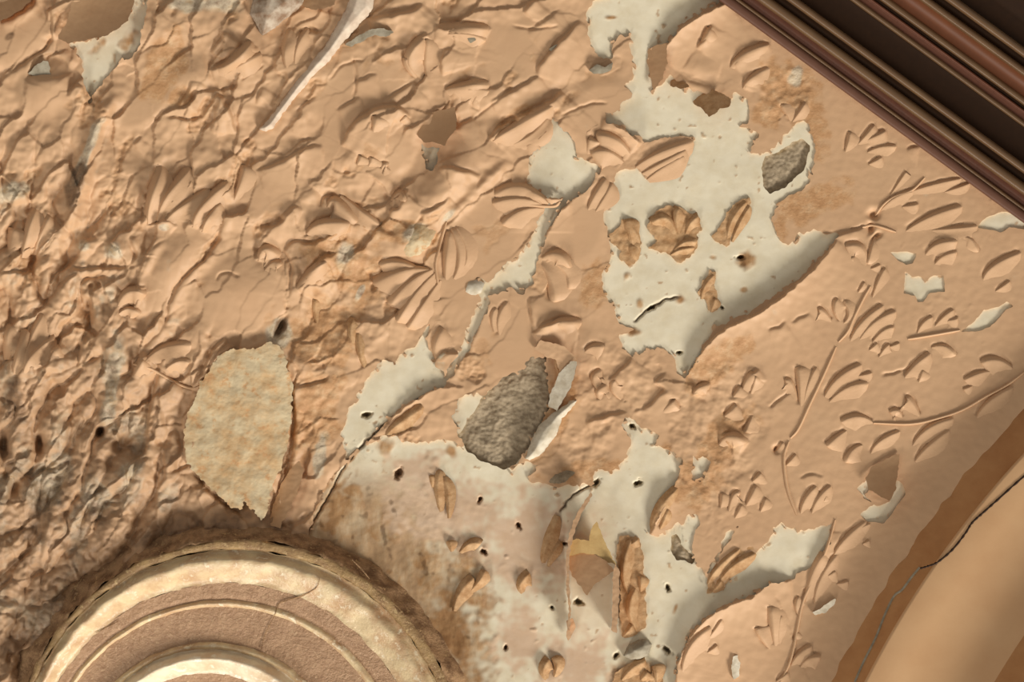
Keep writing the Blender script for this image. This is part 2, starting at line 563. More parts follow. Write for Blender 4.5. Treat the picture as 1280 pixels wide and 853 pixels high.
EDGES = [  # line, lift, reach, gap depth, side (+1: the sheet on the lower right stands proud)
    ([(0, 100), (25, 80), (55, 60), (63, 40), (60, 0)], 9, 40, 6, -1), ([(0, 27), (18, 17), (38, 3), (42, -8)], 14, 18, 7, -1),
    ([(30, 100), (42, 75), (60, 66), (80, 72), (92, 90)], -7, 14, 2, 1), ([(37, 92), (50, 96), (62, 96), (88, 93)], 4, 20, 2, 1),
    ([(82, 120), (92, 105), (104, 108), (110, 128)], 7, 16, 4, 1), ([(262, 66), (270, 52), (281, 38)], 8, 20, 4, 1),
    ([(262, 85), (278, 78), (296, 62), (312, 50)], 12, 14, 3, 1), ([(275, 84), (292, 72), (310, 58), (325, 58)], 10, 10, 3, 1),
    ([(220, 132), (232, 115), (238, 100)], 5, 20, 4, 1), ([(208, 145), (222, 145), (240, 148), (252, 145)], 5, 20, 4, -1),
    ([(252, 150), (258, 135), (270, 118), (275, 118), (290, 140), (296, 165)], 8, 14, 5, 1), ([(262, 165), (268, 140), (272, 120)], 6, 12, 4, 1),
    ([(318, 130), (322, 118), (328, 108)], 5, 14, 3, 1), ([(165, 180), (175, 170)], 4, 10, 4, 1),
    ([(478, 127), (500, 112), (517, 100)], 4, 40, 4, 1), ([(425, 182), (436, 158), (462, 138), (482, 131), (502, 133), (515, 145)], 11, 26, 5, 1),
    ([(320, 212), (350, 200), (380, 184), (402, 180)], 6, 30, 4, 1), ([(440, 104), (455, 96), (470, 92)], 3, 30, 3, 1), ([(420, 137), (440, 125), (450, 120)], 3, 30, 3, 1),
    ([(545, 30), (575, 34), (600, 30), (614, 36)], 7, 22, 4, 1), ([(460, 22), (490, 16), (515, 11), (525, 2)], 9, 26, 4, 1), ([(502, 76), (510, 58), (522, 46), (533, 40)], 8, 14, 3, 1),
    ([(552, 95), (548, 80), (552, 60)], 6, 20, 5, 1), ([(560, 108), (580, 104), (595, 97), (610, 102)], 8, 16, 4, 1), ([(612, 125), (630, 116), (655, 104), (672, 92)], 5, 40, 3, 1),
    ([(568, 160), (582, 150), (592, 145)], 4, 20, 4, 1), ([(640, 147), (665, 136), (690, 122), (700, 112)], 12, 20, 5, 1), ([(610, 170), (622, 158), (640, 148)], 9, 16, 4, 1),
    ([(668, 92), (676, 76), (690, 60), (706, 42), (724, 24)], 8, 22, 5, 1), ([(652, 16), (658, 6), (668, -4)], 6, 24, 3, 1), ([(658, 40), (680, 24), (700, 12)], 3, 30, 2, 1),
    ([(655, 182), (668, 172), (682, 160), (690, 146)], 5, 14, 6, 1), ([(548, 212), (556, 206), (575, 210), (600, 217)], 9, 12, 4, 1), ([(525, 265), (545, 258), (560, 245)], 6, 16, 4, 1),
    ([(640, 350), (640, 350)], 0, 5, 0, 1),
    ([(205, 410), (212, 372), (232, 342), (258, 318), (274, 288), (276, 268)], 11, 30, 5, -1), ([(352, 312), (362, 330), (362, 350), (360, 372)], 5, 24, 5, -1),
    ([(320, 282), (346, 280), (352, 268), (366, 256), (380, 262)], 6, 18, 4, 1), ([(352, 312), (366, 300), (390, 302), (410, 292), (430, 280), (462, 278)], 6, 24, 5, 1),
    ([(370, 362), (378, 348), (392, 330), (405, 318), (420, 316)], 13, 20, 5, 1), ([(400, 258), (405, 244), (420, 245)], 8, 14, 4, -1), ([(422, 245), (432, 258), (450, 274)], 7, 12, 4, 1),
    ([(382, 288), (392, 278), (415, 273), (440, 276)], 9, 12, 4, 1), ([(485, 262), (498, 256), (503, 240), (510, 236)], 8, 12, 4, 1), ([(462, 278), (480, 287), (495, 292)], 6, 10, 3, -1),
    ([(318, 325), (322, 312), (335, 307), (350, 314)], 8, 14, 3, 1), ([(150, 370), (158, 360), (170, 357), (182, 357)], 9, 14, 4, 1), ([(150, 388), (160, 382), (172, 388)], 7, 8, 4, 1),
    ([(85, 330), (100, 336), (120, 333), (140, 334), (160, 332)], 7, 24, 5, 1), ([(162, 330), (168, 318), (160, 300)], 6, 16, 5, 1), ([(0, 342), (20, 338), (38, 338), (40, 320)], 7, 22, 6, 1),
    ([(48, 388), (60, 375), (78, 352), (96, 340)], 8, 16, 5, 1), ([(102, 368), (112, 382), (112, 412)], 8, 14, 6, 1), ([(176, 282), (180, 262), (186, 240), (192, 216)], 12, 16, 6, 1),
    ([(180, 282), (192, 276), (210, 274), (222, 282)], 8, 10, 4, 1), ([(188, 272), (200, 250), (216, 228), (236, 216)], 10, 12, 5, 1), ([(236, 282), (246, 258), (262, 240), (284, 226)], 10, 14, 4, 1),
    ([(248, 288), (256, 270), (272, 262)], 8, 10, 4, 1), ([(28, 322), (30, 290), (36, 264), (45, 258)], 12, 9, 7, 1), ([(38, 318), (44, 290), (56, 262)], 10, 10, 6, 1),
    ([(160, 470), (166, 450), (178, 438)], 6, 14, 6, 1), ([(196, 458), (210, 470), (236, 484), (250, 482)], 8, 18, 4, -1), ([(238, 484), (252, 464), (262, 440), (280, 422)], 12, 12, 5, 1),
    ([(260, 470), (266, 448), (282, 432), (292, 432)], 9, 9, 4, 1), ([(8, 470), (10, 440), (4, 420), (0, 405)], 9, 12, 6, 1), ([(18, 470), (30, 446), (46, 430), (68, 420)], 10, 10, 4, 1),
    ([(96, 460), (98, 440), (100, 420)], 8, 10, 6, 1), ([(125, 470), (130, 455), (128, 430)], 8, 10, 4, -1), ([(180, 545), (184, 520), (190, 490), (194, 470)], 8, 10, 5, 1),
    ([(160, 540), (162, 520), (162, 510)], 6, 10, 5, 1), ([(200, 560), (205, 590), (196, 612)], 8, 12, 5, 1), ([(212, 590), (228, 584), (240, 575)], 6, 14, 4, -1),
    ([(242, 590), (262, 612), (284, 632), (300, 640)], 7, 16, 9, -1), ([(336, 656), (342, 630), (356, 600), (364, 560), (366, 520), (362, 480)], 10, 14, 8, -1),
    ([(355, 486), (380, 480), (405, 474), (412, 468)], 6, 20, 4, -1), ([(665, 415), (680, 405), (700, 398), (724, 400)], 12, 16, 5, 1), ([(668, 415), (662, 395), (660, 372)], 5, 14, 3, 1),
    ([(672, 322), (690, 313), (708, 320), (716, 336)], 8, 14, 4, 1), ([(760, 474), (776, 460), (786, 446)], 5, 22, 5, 1), ([(732, 526), (752, 520), (785, 512)], 5, 30, 4, 1),
    ([(792, 514), (812, 504), (822, 492), (828, 486), (816, 478), (832, 464)], 4, 26, 3, 1), ([(864, 492), (870, 482), (886, 478)], 8, 10, 3, 1), ([(898, 552), (902, 542), (920, 543), (936, 552)], 9, 14, 3, 1),
    ([(640, 500), (655, 480)], 0, 5, 0, 1), ([(960, 413), (972, 408), (982, 402)], 2, 20, 4, 1), ([(988, 402), (1000, 396), (1012, 390)], 2, 20, 3, 1),
    ([(1018, 292), (1040, 290), (1062, 287), (1078, 282)], 4, 20, 5, 1), ([(1133, 186), (1142, 182), (1150, 183)], 2, 16, 4, 1), ([(1168, 296), (1200, 290), (1222, 286)], 2, 30, 4, 1),
    ([(940, 62), (950, 55), (962, 52)], 6, 10, 3, 1), ([(914, 80), (930, 64), (946, 54)], 7, 12, 3, 1), ([(850, 90), (862, 98), (880, 104), (895, 108)], 11, 16, 4, -1), ([(928, 112), (932, 98), (952, 88)], 6, 10, 2, 1),
    ([(870, 60), (878, 48), (888, 30)], 8, 10, 4, 1), ([(940, 480), (938, 468), (946, 460)], 8, 10, 3, 1), ([(800, 652), (806, 630), (830, 605)], 7, 12, 5, 1), ([(700, 660), (712, 640), (735, 615)], 6, 10, 5, 1),
    ([(1000, 598), (1012, 592), (1030, 595)], 2, 20, 2, 1)]
for pts, A, w, g, sd in EDGES:
    if A:
        edge(H, pts, A, w, g, sd)
# curled lips of the paint beside the bare plaster
LIPS = [([(858, 470), (876, 440), (905, 412), (938, 396), (968, 378), (995, 356), (1022, 330), (1046, 300)], 17, 30),
        ([(843, 880), (847, 830), (862, 797), (884, 772), (912, 756), (940, 746), (962, 728), (990, 726)], 16, 34),
        ([(480, 538), (500, 512), (520, 500), (546, 485), (556, 484), (580, 484)], 6, 18), ([(822, 68), (852, 34), (885, 14), (915, 0)], 16, 18),
        ([(744, 222), (734, 236), (706, 258), (690, 280), (680, 300), (672, 326)], 3, 14), ([(755, 150), (770, 156), (786, 165), (802, 180)], 13, 14),
        ([(658, 224), (668, 238), (690, 248), (712, 246)], 13, 14), ([(560, 476), (575, 455), (592, 424), (604, 396), (612, 376)], 1.5, 14),
        ([(812, 668), (826, 640), (838, 610), (848, 596)], 9, 14), ([(1018, 706), (1030, 690), (1036, 664)], 6, 14),
        ([(706, 700), (708, 670), (718, 645), (740, 618)], 12, 8)]
for pts, A, w in LIPS:
    m, d, sd, t = line_dist(pts, ju, jv, 3 * w)
    H[m] += np.clip(np.sin(np.pi * np.clip(t, 0, 1)), 0, 1) ** .45 * np.where(sd > 0, A * np.exp(-d / w), 0)
for pts, A, w in [([(155, 118), (132, 138), (118, 168), (108, 205), (98, 240), (80, 300)], 13, 9), ([(140, 385), (138, 420), (150, 470), (140, 540)], 10, 12),
                  ([(62, 0), (66, 30), (62, 50)], 6, 8), ([(300, 170), (290, 200), (270, 250)], 6, 16), ([(640, 200), (610, 225), (580, 255), (560, 275)], 6, 7)]:
    ridge(H, pts, A, w)
for a in [(300, 365, 55, 42, 0, 10), (55, 115, 36, 26, 0, 10), (560, 230, 60, 22, -50, 9), (470, 180, 38, 30, -30, 7), (240, 95, 20, 18, 0, 7), (215, 330, 26, 50, 25, 9), (142, 315, 14, 12, 0, 12),
          (104, 308, 10, 10, 0, 9), (510, 300, 22, 16, -30, 12), (15, 240, 26, 14, 0, 12), (165, 590, 20, 18, 0, 10), (135, 600, 26, 16, 0, 8), (20, 500, 12, 30, 0, 10), (555, 225, 22, 40, 30, 8),
          (125, 540, 5, 7, 0, -26), (50, 553, 6, 12, 0, -26), (5, 560, 6, 14, 0, -26), (152, 548, 10, 14, 20, -14), (350, 410, 4, 14, 25, -18), (18, 610, 6, 12, 0, -14),
          (1092, 268, 6, 5, 0, -10), (1088, 285, 5, 6, 0, -10), (766, 80, 8, 5, -30, -14), (438, 700, 9, 12, 0, -8), (970, 562, 4, 5, 0, -9), (1095, 296, 6, 3, -40, -8)]:
    dome(H, *a)
GROOVES = [[(435, 575), (460, 548), (490, 518)], [(1045, 295), (1080, 282)], [(300, 100), (330, 80)], [(590, 150), (640, 110)], 
           [(440, 70), (445, 95), (442, 125)], [(700, 145), (735, 130), (760, 128)], [(505, 460), (505, 480)], [(1000, 480), (960, 510)], [(1100, 470), (1160, 455)], [(600, 100), (590, 130), (600, 140)],
           [(345, 520), (352, 510)], [(370, 140), (395, 118)], [(410, 100), (430, 80), (455, 75)], [(270, 350), (280, 340), (300, 345)], [(640, 30), (660, 36), (700, 32)]]
for p in GROOVES:
    groove(H, p, 2.4, 1.6)
# the sprigs: (label, leaf strokes, stems, material, relief, backing)
SPRIGS = [
    ('small pair of leaves beside the worn ochre patch near the trim', [(988, 152, 976, 131, 4), (990, 152, 1006, 127, 4)], []),
    ('spread leaf sprig touching the dark wooden trim at upper right', [(1056, 190, 1062, 164, 4.5), (1072, 180, 1092, 155, 4.5), (1080, 176, 1107, 162, 5), (1084, 190, 1102, 182, 1121, 182, 4.5), (1086, 205, 1102, 195, 4)], []),
    ('long reaching leaf spray left of the small white patch by the trim', [(1098, 266, 1118, 246, 1142, 238, 4), (1128, 243, 1165, 230, 1202, 222, 4), (1180, 240, 1212, 228, 3.5), (1128, 258, 1148, 254, 4), (1132, 288, 1165, 268, 1203, 256, 6), (1165, 287, 1195, 284, 1222, 281, 5), (1112, 245, 1128, 220, 1132, 214, 3)], [[(1094, 270), (1104, 256), (1118, 246), (1140, 238), (1156, 222)], [(1078, 284), (1094, 282), (1120, 290)]]),
    ('single folded leaf above the tulip shaped bud at right', [(1083, 332, 1078, 308, 1056, 306, 7), (1093, 296, 1083, 330, 4)], []),
    ('two slender upright leaves left of the ragged white patch', [(1090, 372, 1098, 348, 1106, 334, 4), (1088, 336, 1100, 330, 3), (1072, 366, 1080, 352, 3)], []),
    ('curved leaf pair just above the ragged white patch at right', [(1156, 318, 1172, 303, 1197, 300, 6), (1168, 330, 1180, 318, 1196, 314, 5), (1205, 296, 1216, 300, 1224, 315, 4)], []),
    ('faint leaf at the right edge below the trim', [(1228, 350, 1242, 330, 1276, 314, 6), (1244, 364, 1262, 350, 3.5)], []),
    ('tulip bud with three long leaves in the right centre', [(1040, 402, 1030, 388, 1022, 386, 5), (1050, 402, 1042, 386, 1046, 372, 5), (1054, 404, 1060, 392, 1054, 376, 4), (1062, 426, 1078, 400, 1104, 380, 5.5), (1074, 424, 1094, 400, 1120, 388, 5.5), (1090, 428, 1104, 412, 1118, 408, 4.5)], [[(1088, 358), (1080, 372), (1068, 396), (1060, 414), (1048, 428)]]),
    ('short double leaf left of the slanting white sliver', [(1146, 417, 1154, 402, 1166, 395, 4), (1168, 408, 1180, 394, 1192, 386, 4), (1182, 401, 1197, 397, 4)], [[(1135, 424), (1160, 420), (1200, 413)]]),
    ('arched leaf pair above the long curved branch at right', [(1130, 472, 1142, 456, 1162, 440, 6), (1164, 434, 1182, 432, 1196, 444, 5), (1148, 478, 1152, 462, 4)], []),
    ('blunt leaf pair at the right edge by the arched moulding', [(1266, 460, 1246, 448, 1225, 452, 6.5), (1238, 464, 1222, 466, 1204, 474, 5), (1216, 482, 1204, 486, 3)], []),
    ('long curved branch with many blunt leaves beside the arched moulding', [(1092, 528, 1072, 519, 1050, 526, 6), (1058, 538, 1044, 546, 1032, 557, 6), (1078, 556, 1064, 562, 1055, 578, 6), (1088, 567, 1100, 550, 1125, 538, 4.5), (1140, 557, 1160, 534, 1192, 522, 5.5), (1143, 577, 1160, 556, 1186, 536, 5.5), (1150, 520, 1140, 500, 1132, 496, 6), (1128, 522, 1122, 512, 1111, 514, 5), (1220, 522, 1236, 500, 1266, 482, 5.5)], [[(1282, 464), (1258, 482), (1232, 496), (1204, 512), (1176, 522), (1140, 530), (1092, 529)]]),
    ('tulip bud with two leaves on a slanting stem at right', [(996, 500, 990, 478, 980, 474, 5), (1000, 508, 998, 478, 996, 458, 6), (1004, 504, 1010, 478, 1020, 458, 4), (1030, 496, 1048, 470, 1077, 454, 6), (1036, 502, 1060, 482, 1086, 478, 6), (1072, 470, 1090, 465, 3.5)], [[(1045, 434), (1030, 468), (1012, 506), (998, 536), (988, 548)]]),
    ('faint small leaf pair above the arched leaf pair at right', [(1086, 438, 1096, 428, 3.5), (1098, 447, 1106, 434, 1112, 430, 3.5), (1110, 434, 1124, 428, 3)], []),
    ('two parallel upright leaves left of the tilted brown flap', [(1000, 642, 1006, 622, 1020, 607, 5), (1014, 642, 1022, 622, 1038, 606, 5), (1028, 630, 1032, 618, 3), (982, 582, 994, 567, 4), (968, 566, 978, 552, 4)], [[(986, 552), (980, 572), (984, 610), (996, 644)]]),
    ('tall leaf branch rising along the pointed white patch at lower right', [(1006, 752, 1014, 716, 1028, 690, 6), (1018, 756, 1024, 724, 1046, 692, 5), (1042, 694, 1056, 672, 1082, 650, 5.5), (1048, 686, 1068, 664, 1088, 654, 3.5), (1030, 722, 1044, 713, 4), (1046, 730, 1060, 726, 3.5), (988, 832, 998, 816, 1014, 806, 5.5), (1000, 834, 1010, 822, 1026, 820, 5.5), (998, 770, 994, 756, 998, 745, 4), (970, 852, 984, 840, 4), (1078, 680, 1086, 675, 3)],
     [[(1044, 650), (1034, 684), (1020, 718), (1004, 752), (996, 790), (988, 826), (974, 856)]]),
    ('tulip bud at the bottom right left of the tall leaf branch', [(962, 812, 950, 796, 945, 785, 5), (968, 808, 964, 784, 962, 758, 7), (974, 806, 972, 786, 976, 768, 4), (992, 800, 996, 790, 3)], []),
    ('flat leaf inside the large tan lip at bottom right', [(852, 840, 862, 806, 888, 784, 6), (884, 800, 902, 774, 3), (884, 816, 896, 806, 3.5)], []),
    ('worn leaf tangle right of the white plaster in the lower right', [(866, 494, 874, 482, 888, 480, 5), (926, 492, 932, 474, 940, 464, 5), (938, 492, 944, 470, 4), (898, 556, 914, 542, 936, 552, 6), (916, 496, 924, 482, 5), (850, 512, 842, 500, 6), (905, 520, 920, 505, 6), (940, 520, 930, 540, 5)], []),
    ('upright worn leaves below the small oval white patch', [(900, 636, 902, 616, 4), (910, 640, 916, 618, 926, 616, 5), (932, 632, 944, 606, 5), (918, 648, 926, 630, 4), (950, 640, 956, 622, 4), (940, 602, 950, 590, 5)], []),
    ('curled worn leaf lying over the shadow at the wedge of white plaster', [(884, 730, 896, 708, 924, 684, 6), (896, 732, 914, 706, 944, 690, 7), (890, 740, 900, 724, 5)], [], 'worn', 7, [[(884, 742), (886, 724), (898, 706), (920, 684), (938, 682), (946, 694), (930, 706), (914, 720), (904, 738)]]),
    ('worn upright leaf on the right of the white plaster, lower centre', [(814, 664, 820, 636, 846, 608, 7), (824, 662, 834, 636, 5)], [], 'worn'),
    ('overlapping leaf cluster lying across the large white plaster patch', [(794, 208, 824, 188, 866, 174, 8), (802, 216, 828, 200, 858, 184, 7), (808, 224, 830, 206, 856, 192, 6), (780, 202, 758, 186, 736, 190, 9), (788, 192, 770, 172, 744, 166, 8), (752, 178, 736, 172, 6)], [], None, 9, [[(733, 165), (748, 156), (768, 164), (790, 174), (803, 182), (822, 174), (850, 170), (868, 172), (864, 188), (848, 206), (822, 222), (806, 224), (798, 210), (780, 212), (756, 208), (738, 198)]]),
    ('leaf sprig pointing left beside the diagonal white plaster strip', [(678, 256, 652, 230, 616, 242, 8), (682, 258, 650, 246, 614, 252, 7), (680, 260, 648, 262, 626, 280, 7), (686, 254, 668, 238, 644, 232, 6)], [[(640, 250), (664, 256), (692, 258), (700, 252)]], None, 8),
    ('rounded leaf pair right of the diagonal white plaster strip', [(676, 322, 700, 314, 716, 336, 7), (674, 330, 686, 350, 690, 378, 9), (690, 330, 706, 342, 708, 362, 6)], [], None, 7),
    ('big fanned leaf sprig in the middle of the ceiling', [(530, 340, 500, 326, 473, 330, 7), (536, 336, 500, 336, 464, 352, 9), (540, 336, 508, 352, 484, 380, 9), (544, 340, 514, 370, 494, 402, 7), (550, 350, 524, 384, 508, 410, 6), (556, 350, 556, 318, 560, 288, 7), (566, 348, 572, 320, 562, 286, 7), (572, 340, 582, 318, 568, 284, 5)], [[(548, 356), (545, 330), (552, 300), (558, 278)]], None, 9),
    ('worn flower cluster on white plaster below the dark wooden trim', [(846, 294, 834, 270, 812, 276, 8), (848, 292, 842, 272, 846, 258, 8), (856, 292, 862, 276, 872, 268, 7), (842, 312, 856, 300, 872, 300, 7), (838, 318, 852, 310, 868, 308, 5)], [], 'worn', 8, [[(810, 280), (820, 266), (836, 256), (850, 258), (860, 266), (874, 272), (876, 288), (870, 298), (872, 310), (862, 322), (846, 330), (836, 318), (812, 310), (822, 300), (812, 292)]]),
    ('ragged leaf remnant on the white plaster left of the worn flower', [(790, 308, 784, 288, 780, 274, 8), (800, 304, 794, 286, 784, 276, 6), (796, 326, 790, 318, 786, 306, 6)], [], 'worn', 7, [[(760, 294), (772, 286), (780, 273), (790, 278), (796, 290), (802, 304), (796, 326), (786, 332), (774, 324), (776, 310), (764, 304)]]),
    ('narrow worn leaf on the white plaster right of the worn flower', [(908, 300, 914, 272, 932, 250, 6), (914, 302, 924, 276, 936, 256, 5)], [], 'worn', 7, [[(888, 296), (900, 284), (910, 266), (924, 250), (938, 248), (936, 262), (922, 276), (914, 298), (908, 310), (896, 302)]]),
    ('small worn leaf with a dark hollow low on the large white patch', [(876, 374, 880, 356, 892, 342, 5), (888, 390, 892, 372, 5)], [], 'worn', 6, [[(872, 368), (878, 354), (888, 340), (896, 340), (892, 356), (898, 372), (896, 388), (886, 388), (882, 374)]]),
    ('leaf standing on the tan tongue between the white strip and white patch', [(734, 262, 744, 240, 756, 222, 6), (744, 264, 754, 246, 764, 228, 5)], []),
    ('worn upright plaster leaf right of the hanging flake', [(784, 742, 776, 710, 786, 672, 8), (796, 790, 784, 762, 792, 734, 7), (778, 796, 788, 780, 6), (784, 682, 796, 672, 6), (800, 740, 798, 720, 6)], [], 'worn', 9, [[(774, 672), (786, 670), (798, 674), (804, 694), (806, 720), (807, 752), (808, 782), (796, 794), (778, 796), (774, 770), (776, 730), (770, 700)]]),
    ('two worn leaves on stained plaster above the right of the medallion', [(566, 764, 572, 740, 590, 720, 8), (586, 740, 598, 724, 604, 712, 6), (574, 690, 588, 676, 602, 678, 7), (564, 690, 560, 676, 5)], [], 'worn', 7),
    ('worn vertical leaf on pinkish plaster left of the mortar hole', [(550, 640, 544, 614, 546, 586, 8), (560, 648, 558, 620, 552, 596, 6), (540, 610, 536, 594, 5)], [], 'worn', 7),
    ('small oval plaster bud below the orange strip at bottom centre', [(652, 742, 648, 728, 660, 714, 8)], [], 'worn', 8),
    ('orange brown leaf strip left of the hanging flake', [(678, 704, 680, 680, 696, 644, 7), (684, 708, 690, 690, 700, 676, 5)], [], 'worn', 6),
    ('lumpy brown bud at the bottom edge of the pinkish plaster', [(682, 850, 676, 836, 684, 822, 8), (692, 846, 694, 832, 690, 822, 6)], [], 'worn', 8),
    ('worn brown leaf mass at the bottom edge right of the rounded chip', [(776, 850, 790, 832, 806, 824, 8), (800, 850, 806, 838, 8), (820, 856, 818, 840, 816, 832, 7)], [], 'worn', 8, [[(762, 862), (770, 842), (786, 830), (806, 822), (810, 846), (800, 866)], [(812, 866), (814, 840), (818, 832), (828, 846), (832, 866)]]),
    ('textured veined leaf near the top centre', [(526, 98, 508, 74, 528, 46, 9), (534, 98, 530, 74, 534, 48, 7), (520, 98, 508, 84, 506, 72, 5)], [], None, 7),
    ('upright leaf pair left of the pale plaster vein', [(358, 86, 354, 60, 362, 34, 6), (368, 80, 371, 56, 384, 34, 4.5)], [], None, 8),
    ('pointed leaf at the top edge right of the pale vein', [(548, 30, 580, 30, 612, 34, 7), (560, 42, 590, 42, 608, 50, 5)], [], None, 7),
    ('short leaf in the tan paint above the smooth brown flap', [(556, 112, 580, 104, 612, 104, 7), (572, 116, 590, 110, 612, 112, 5)], [], None, 7),
    ('leaf cluster beneath the arched fold left of the brown flap', [(466, 165, 468, 145, 6), (500, 152, 508, 144, 4), (446, 206, 450, 194, 5), (460, 208, 464, 196, 5), (476, 212, 480, 204, 486, 206, 5)], [], None, 6),
    ('long leaf under the diagonal fold right of the brown flap', [(616, 176, 640, 158, 690, 130, 8), (640, 180, 664, 166, 684, 146, 6)], [], None, 7),
    ('fan of tall leaves in the rough paint at upper left', [(184, 280, 186, 246, 200, 206, 8), (196, 276, 206, 244, 236, 208, 8), (206, 276, 226, 256, 262, 236, 7), (240, 284, 250, 256, 284, 226, 7), (252, 290, 260, 268, 276, 252, 6), (292, 250, 300, 224, 304, 206, 6)], [], None, 10),
    ('small curled leaf above the smooth tan dome at left', [(322, 326, 330, 308, 352, 318, 7), (330, 338, 342, 326, 354, 330, 5)], [], None, 7),
    ('pair of upright leaves at the left edge', [(26, 322, 32, 290, 42, 260, 7), (42, 318, 50, 290, 60, 268, 7), (10, 312, 14, 284, 7)], [], None, 11),
    ('fan of leaves low on the left edge', [(16, 468, 20, 440, 30, 410, 7), (28, 466, 40, 440, 68, 420, 7), (30, 460, 34, 430, 52, 392, 6), (6, 450, 6, 430, 10, 404, 6), (60, 440, 72, 430, 5)], [], None, 10),
    ('veined leaf pair left of the yellow stained slab', [(180, 452, 206, 432, 240, 430, 7), (206, 462, 222, 450, 238, 452, 6), (166, 470, 176, 448, 6)], [[(166, 455), (190, 462), (215, 476), (240, 486), (256, 480)]], None, 8),
    ('small arched leaf bud between the smooth sheets at left', [(146, 382, 160, 362, 184, 366, 8), (148, 392, 162, 384, 176, 392, 5)], [], None, 9),
    ('pair of folded leaves under the lip near the trim', [(912, 84, 930, 64, 962, 54, 5), (928, 110, 940, 94, 962, 84, 5), (876, 52, 886, 34, 5)], [], None, 6),
    ('crumbly leaf beside the grey roll at top left', [(268, 84, 288, 76, 312, 50, 7), (280, 94, 300, 80, 326, 66, 6)], [], None, 9),
    ('leaf group along the worn ochre band in the centre left', [(408, 258, 422, 248, 450, 276, 9), (382, 292, 402, 276, 440, 276, 8), (426, 244, 452, 262, 476, 280, 6), (488, 250, 500, 238, 508, 252, 6), (370, 360, 386, 338, 408, 326, 6)], [], None, 10),
    ('worn leaf stub on the ochre paint right of the smooth dome', [(396, 404, 392, 388, 393, 374, 5), (440, 430, 436, 410, 440, 396, 6), (456, 462, 448, 440, 446, 416, 5)], [], 'worn', 7),
    ('pointed leaf gap between the white strip and the middle patch', [(546, 450, 542, 430, 552, 408, 8), (624, 420, 622, 396, 634, 376, 5), (618, 416, 614, 396, 620, 384, 4)], [], None, 6, [[(538, 412), (546, 400), (556, 404), (562, 420), (564, 440), (556, 456), (546, 452), (540, 434)]]),
    ('tan leaf with a torn tip beside the white curl and mortar', [(482, 544, 496, 528, 528, 506, 8), (700, 472, 694, 452, 704, 440, 4)], [], 'worn', 6),
    ('rough broken leaves right of the curled paint flake', [(746, 486, 740, 470, 752, 462, 6), (750, 500, 746, 488, 758, 480, 6), (776, 500, 764, 486, 768, 474, 5), (730, 440, 740, 432, 756, 432, 6), (690, 404, 706, 398, 728, 402, 6)], [], None, 6),
]
for a in [(890, 540, 80, 120, 20), (770, 480, 80, 60, -20), (720, 560, 60, 40, -20), (430, 380, 80, 110, 15), (980, 120, 40, 50, 0)]:
    c, s_ = math.cos(math.radians(a[4])), math.sin(math.radians(a[4]))
    dx, dy = U - a[0], V - a[1]
    mk = ss(1 - np.sqrt(((dx * c + dy * s_) / a[2]) ** 2 + ((-dx * s_ + dy * c) / a[3]) ** 2) + .3 * pn(U, V, 30, 25), 0, .45)
    H += mk * (2.6 * pn(wu, wv, 24, 26) + 1.0 * pn(U, V, 9, 27) + .4 * pn(U, V, 4.5, 28))
# cove towards the archivolt at the lower right
RT = np.hypot(U - TRIM_C[0], V - TRIM_C[1])
H += 12 * ss(RT, 1342, 1278)
H *= np.where(RT < 1342, np.clip((1342 - RT) / 60, 0, 1) * 0 + 1, 1)
H += BASE
# light smoothing so that cut lines do not step
K = H.copy()
K[1:-1, 1:-1] = (H[1:-1, 1:-1] * 4 + H[:-2, 1:-1] + H[2:, 1:-1] + H[1:-1, :-2] + H[1:-1, 2:]) / 8
H = K


HS = H.copy()
for _ in range(2):
    HS[2:-2, 2:-2] = (HS[:-4, 2:-2] + HS[4:, 2:-2] + HS[2:-2, :-4] + HS[2:-2, 4:] + HS[2:-2, 2:-2]) / 5
for sp in SPRIGS:
    for l in sp[1]:
        p = [l[0:2], l[2:4]] if len(l) == 5 else [l[0:2], l[2:4], l[4:6]]
        w = l[-1]
        groove(H, [(a - .15 * w, b - .25 * w) for a, b in p], .42 * w, .55 * w)


def samp(F, u, v):
    u, v = np.asarray(u, float), np.asarray(v, float)
    i = np.clip(np.searchsorted(us, u) - 1, 0, len(us) - 2)
    j = np.clip(np.searchsorted(vs, v) - 1, 0, len(vs) - 2)
    a = np.clip((u - us[i]) / (us[i + 1] - us[i]), 0, 1)
    b = np.clip((v - vs[j]) / (vs[j + 1] - vs[j]), 0, 1)
    return (F[j, i] * (1 - a) + F[j, i + 1] * a) * (1 - b) + (F[j + 1, i] * (1 - a) + F[j + 1, i + 1] * a) * b


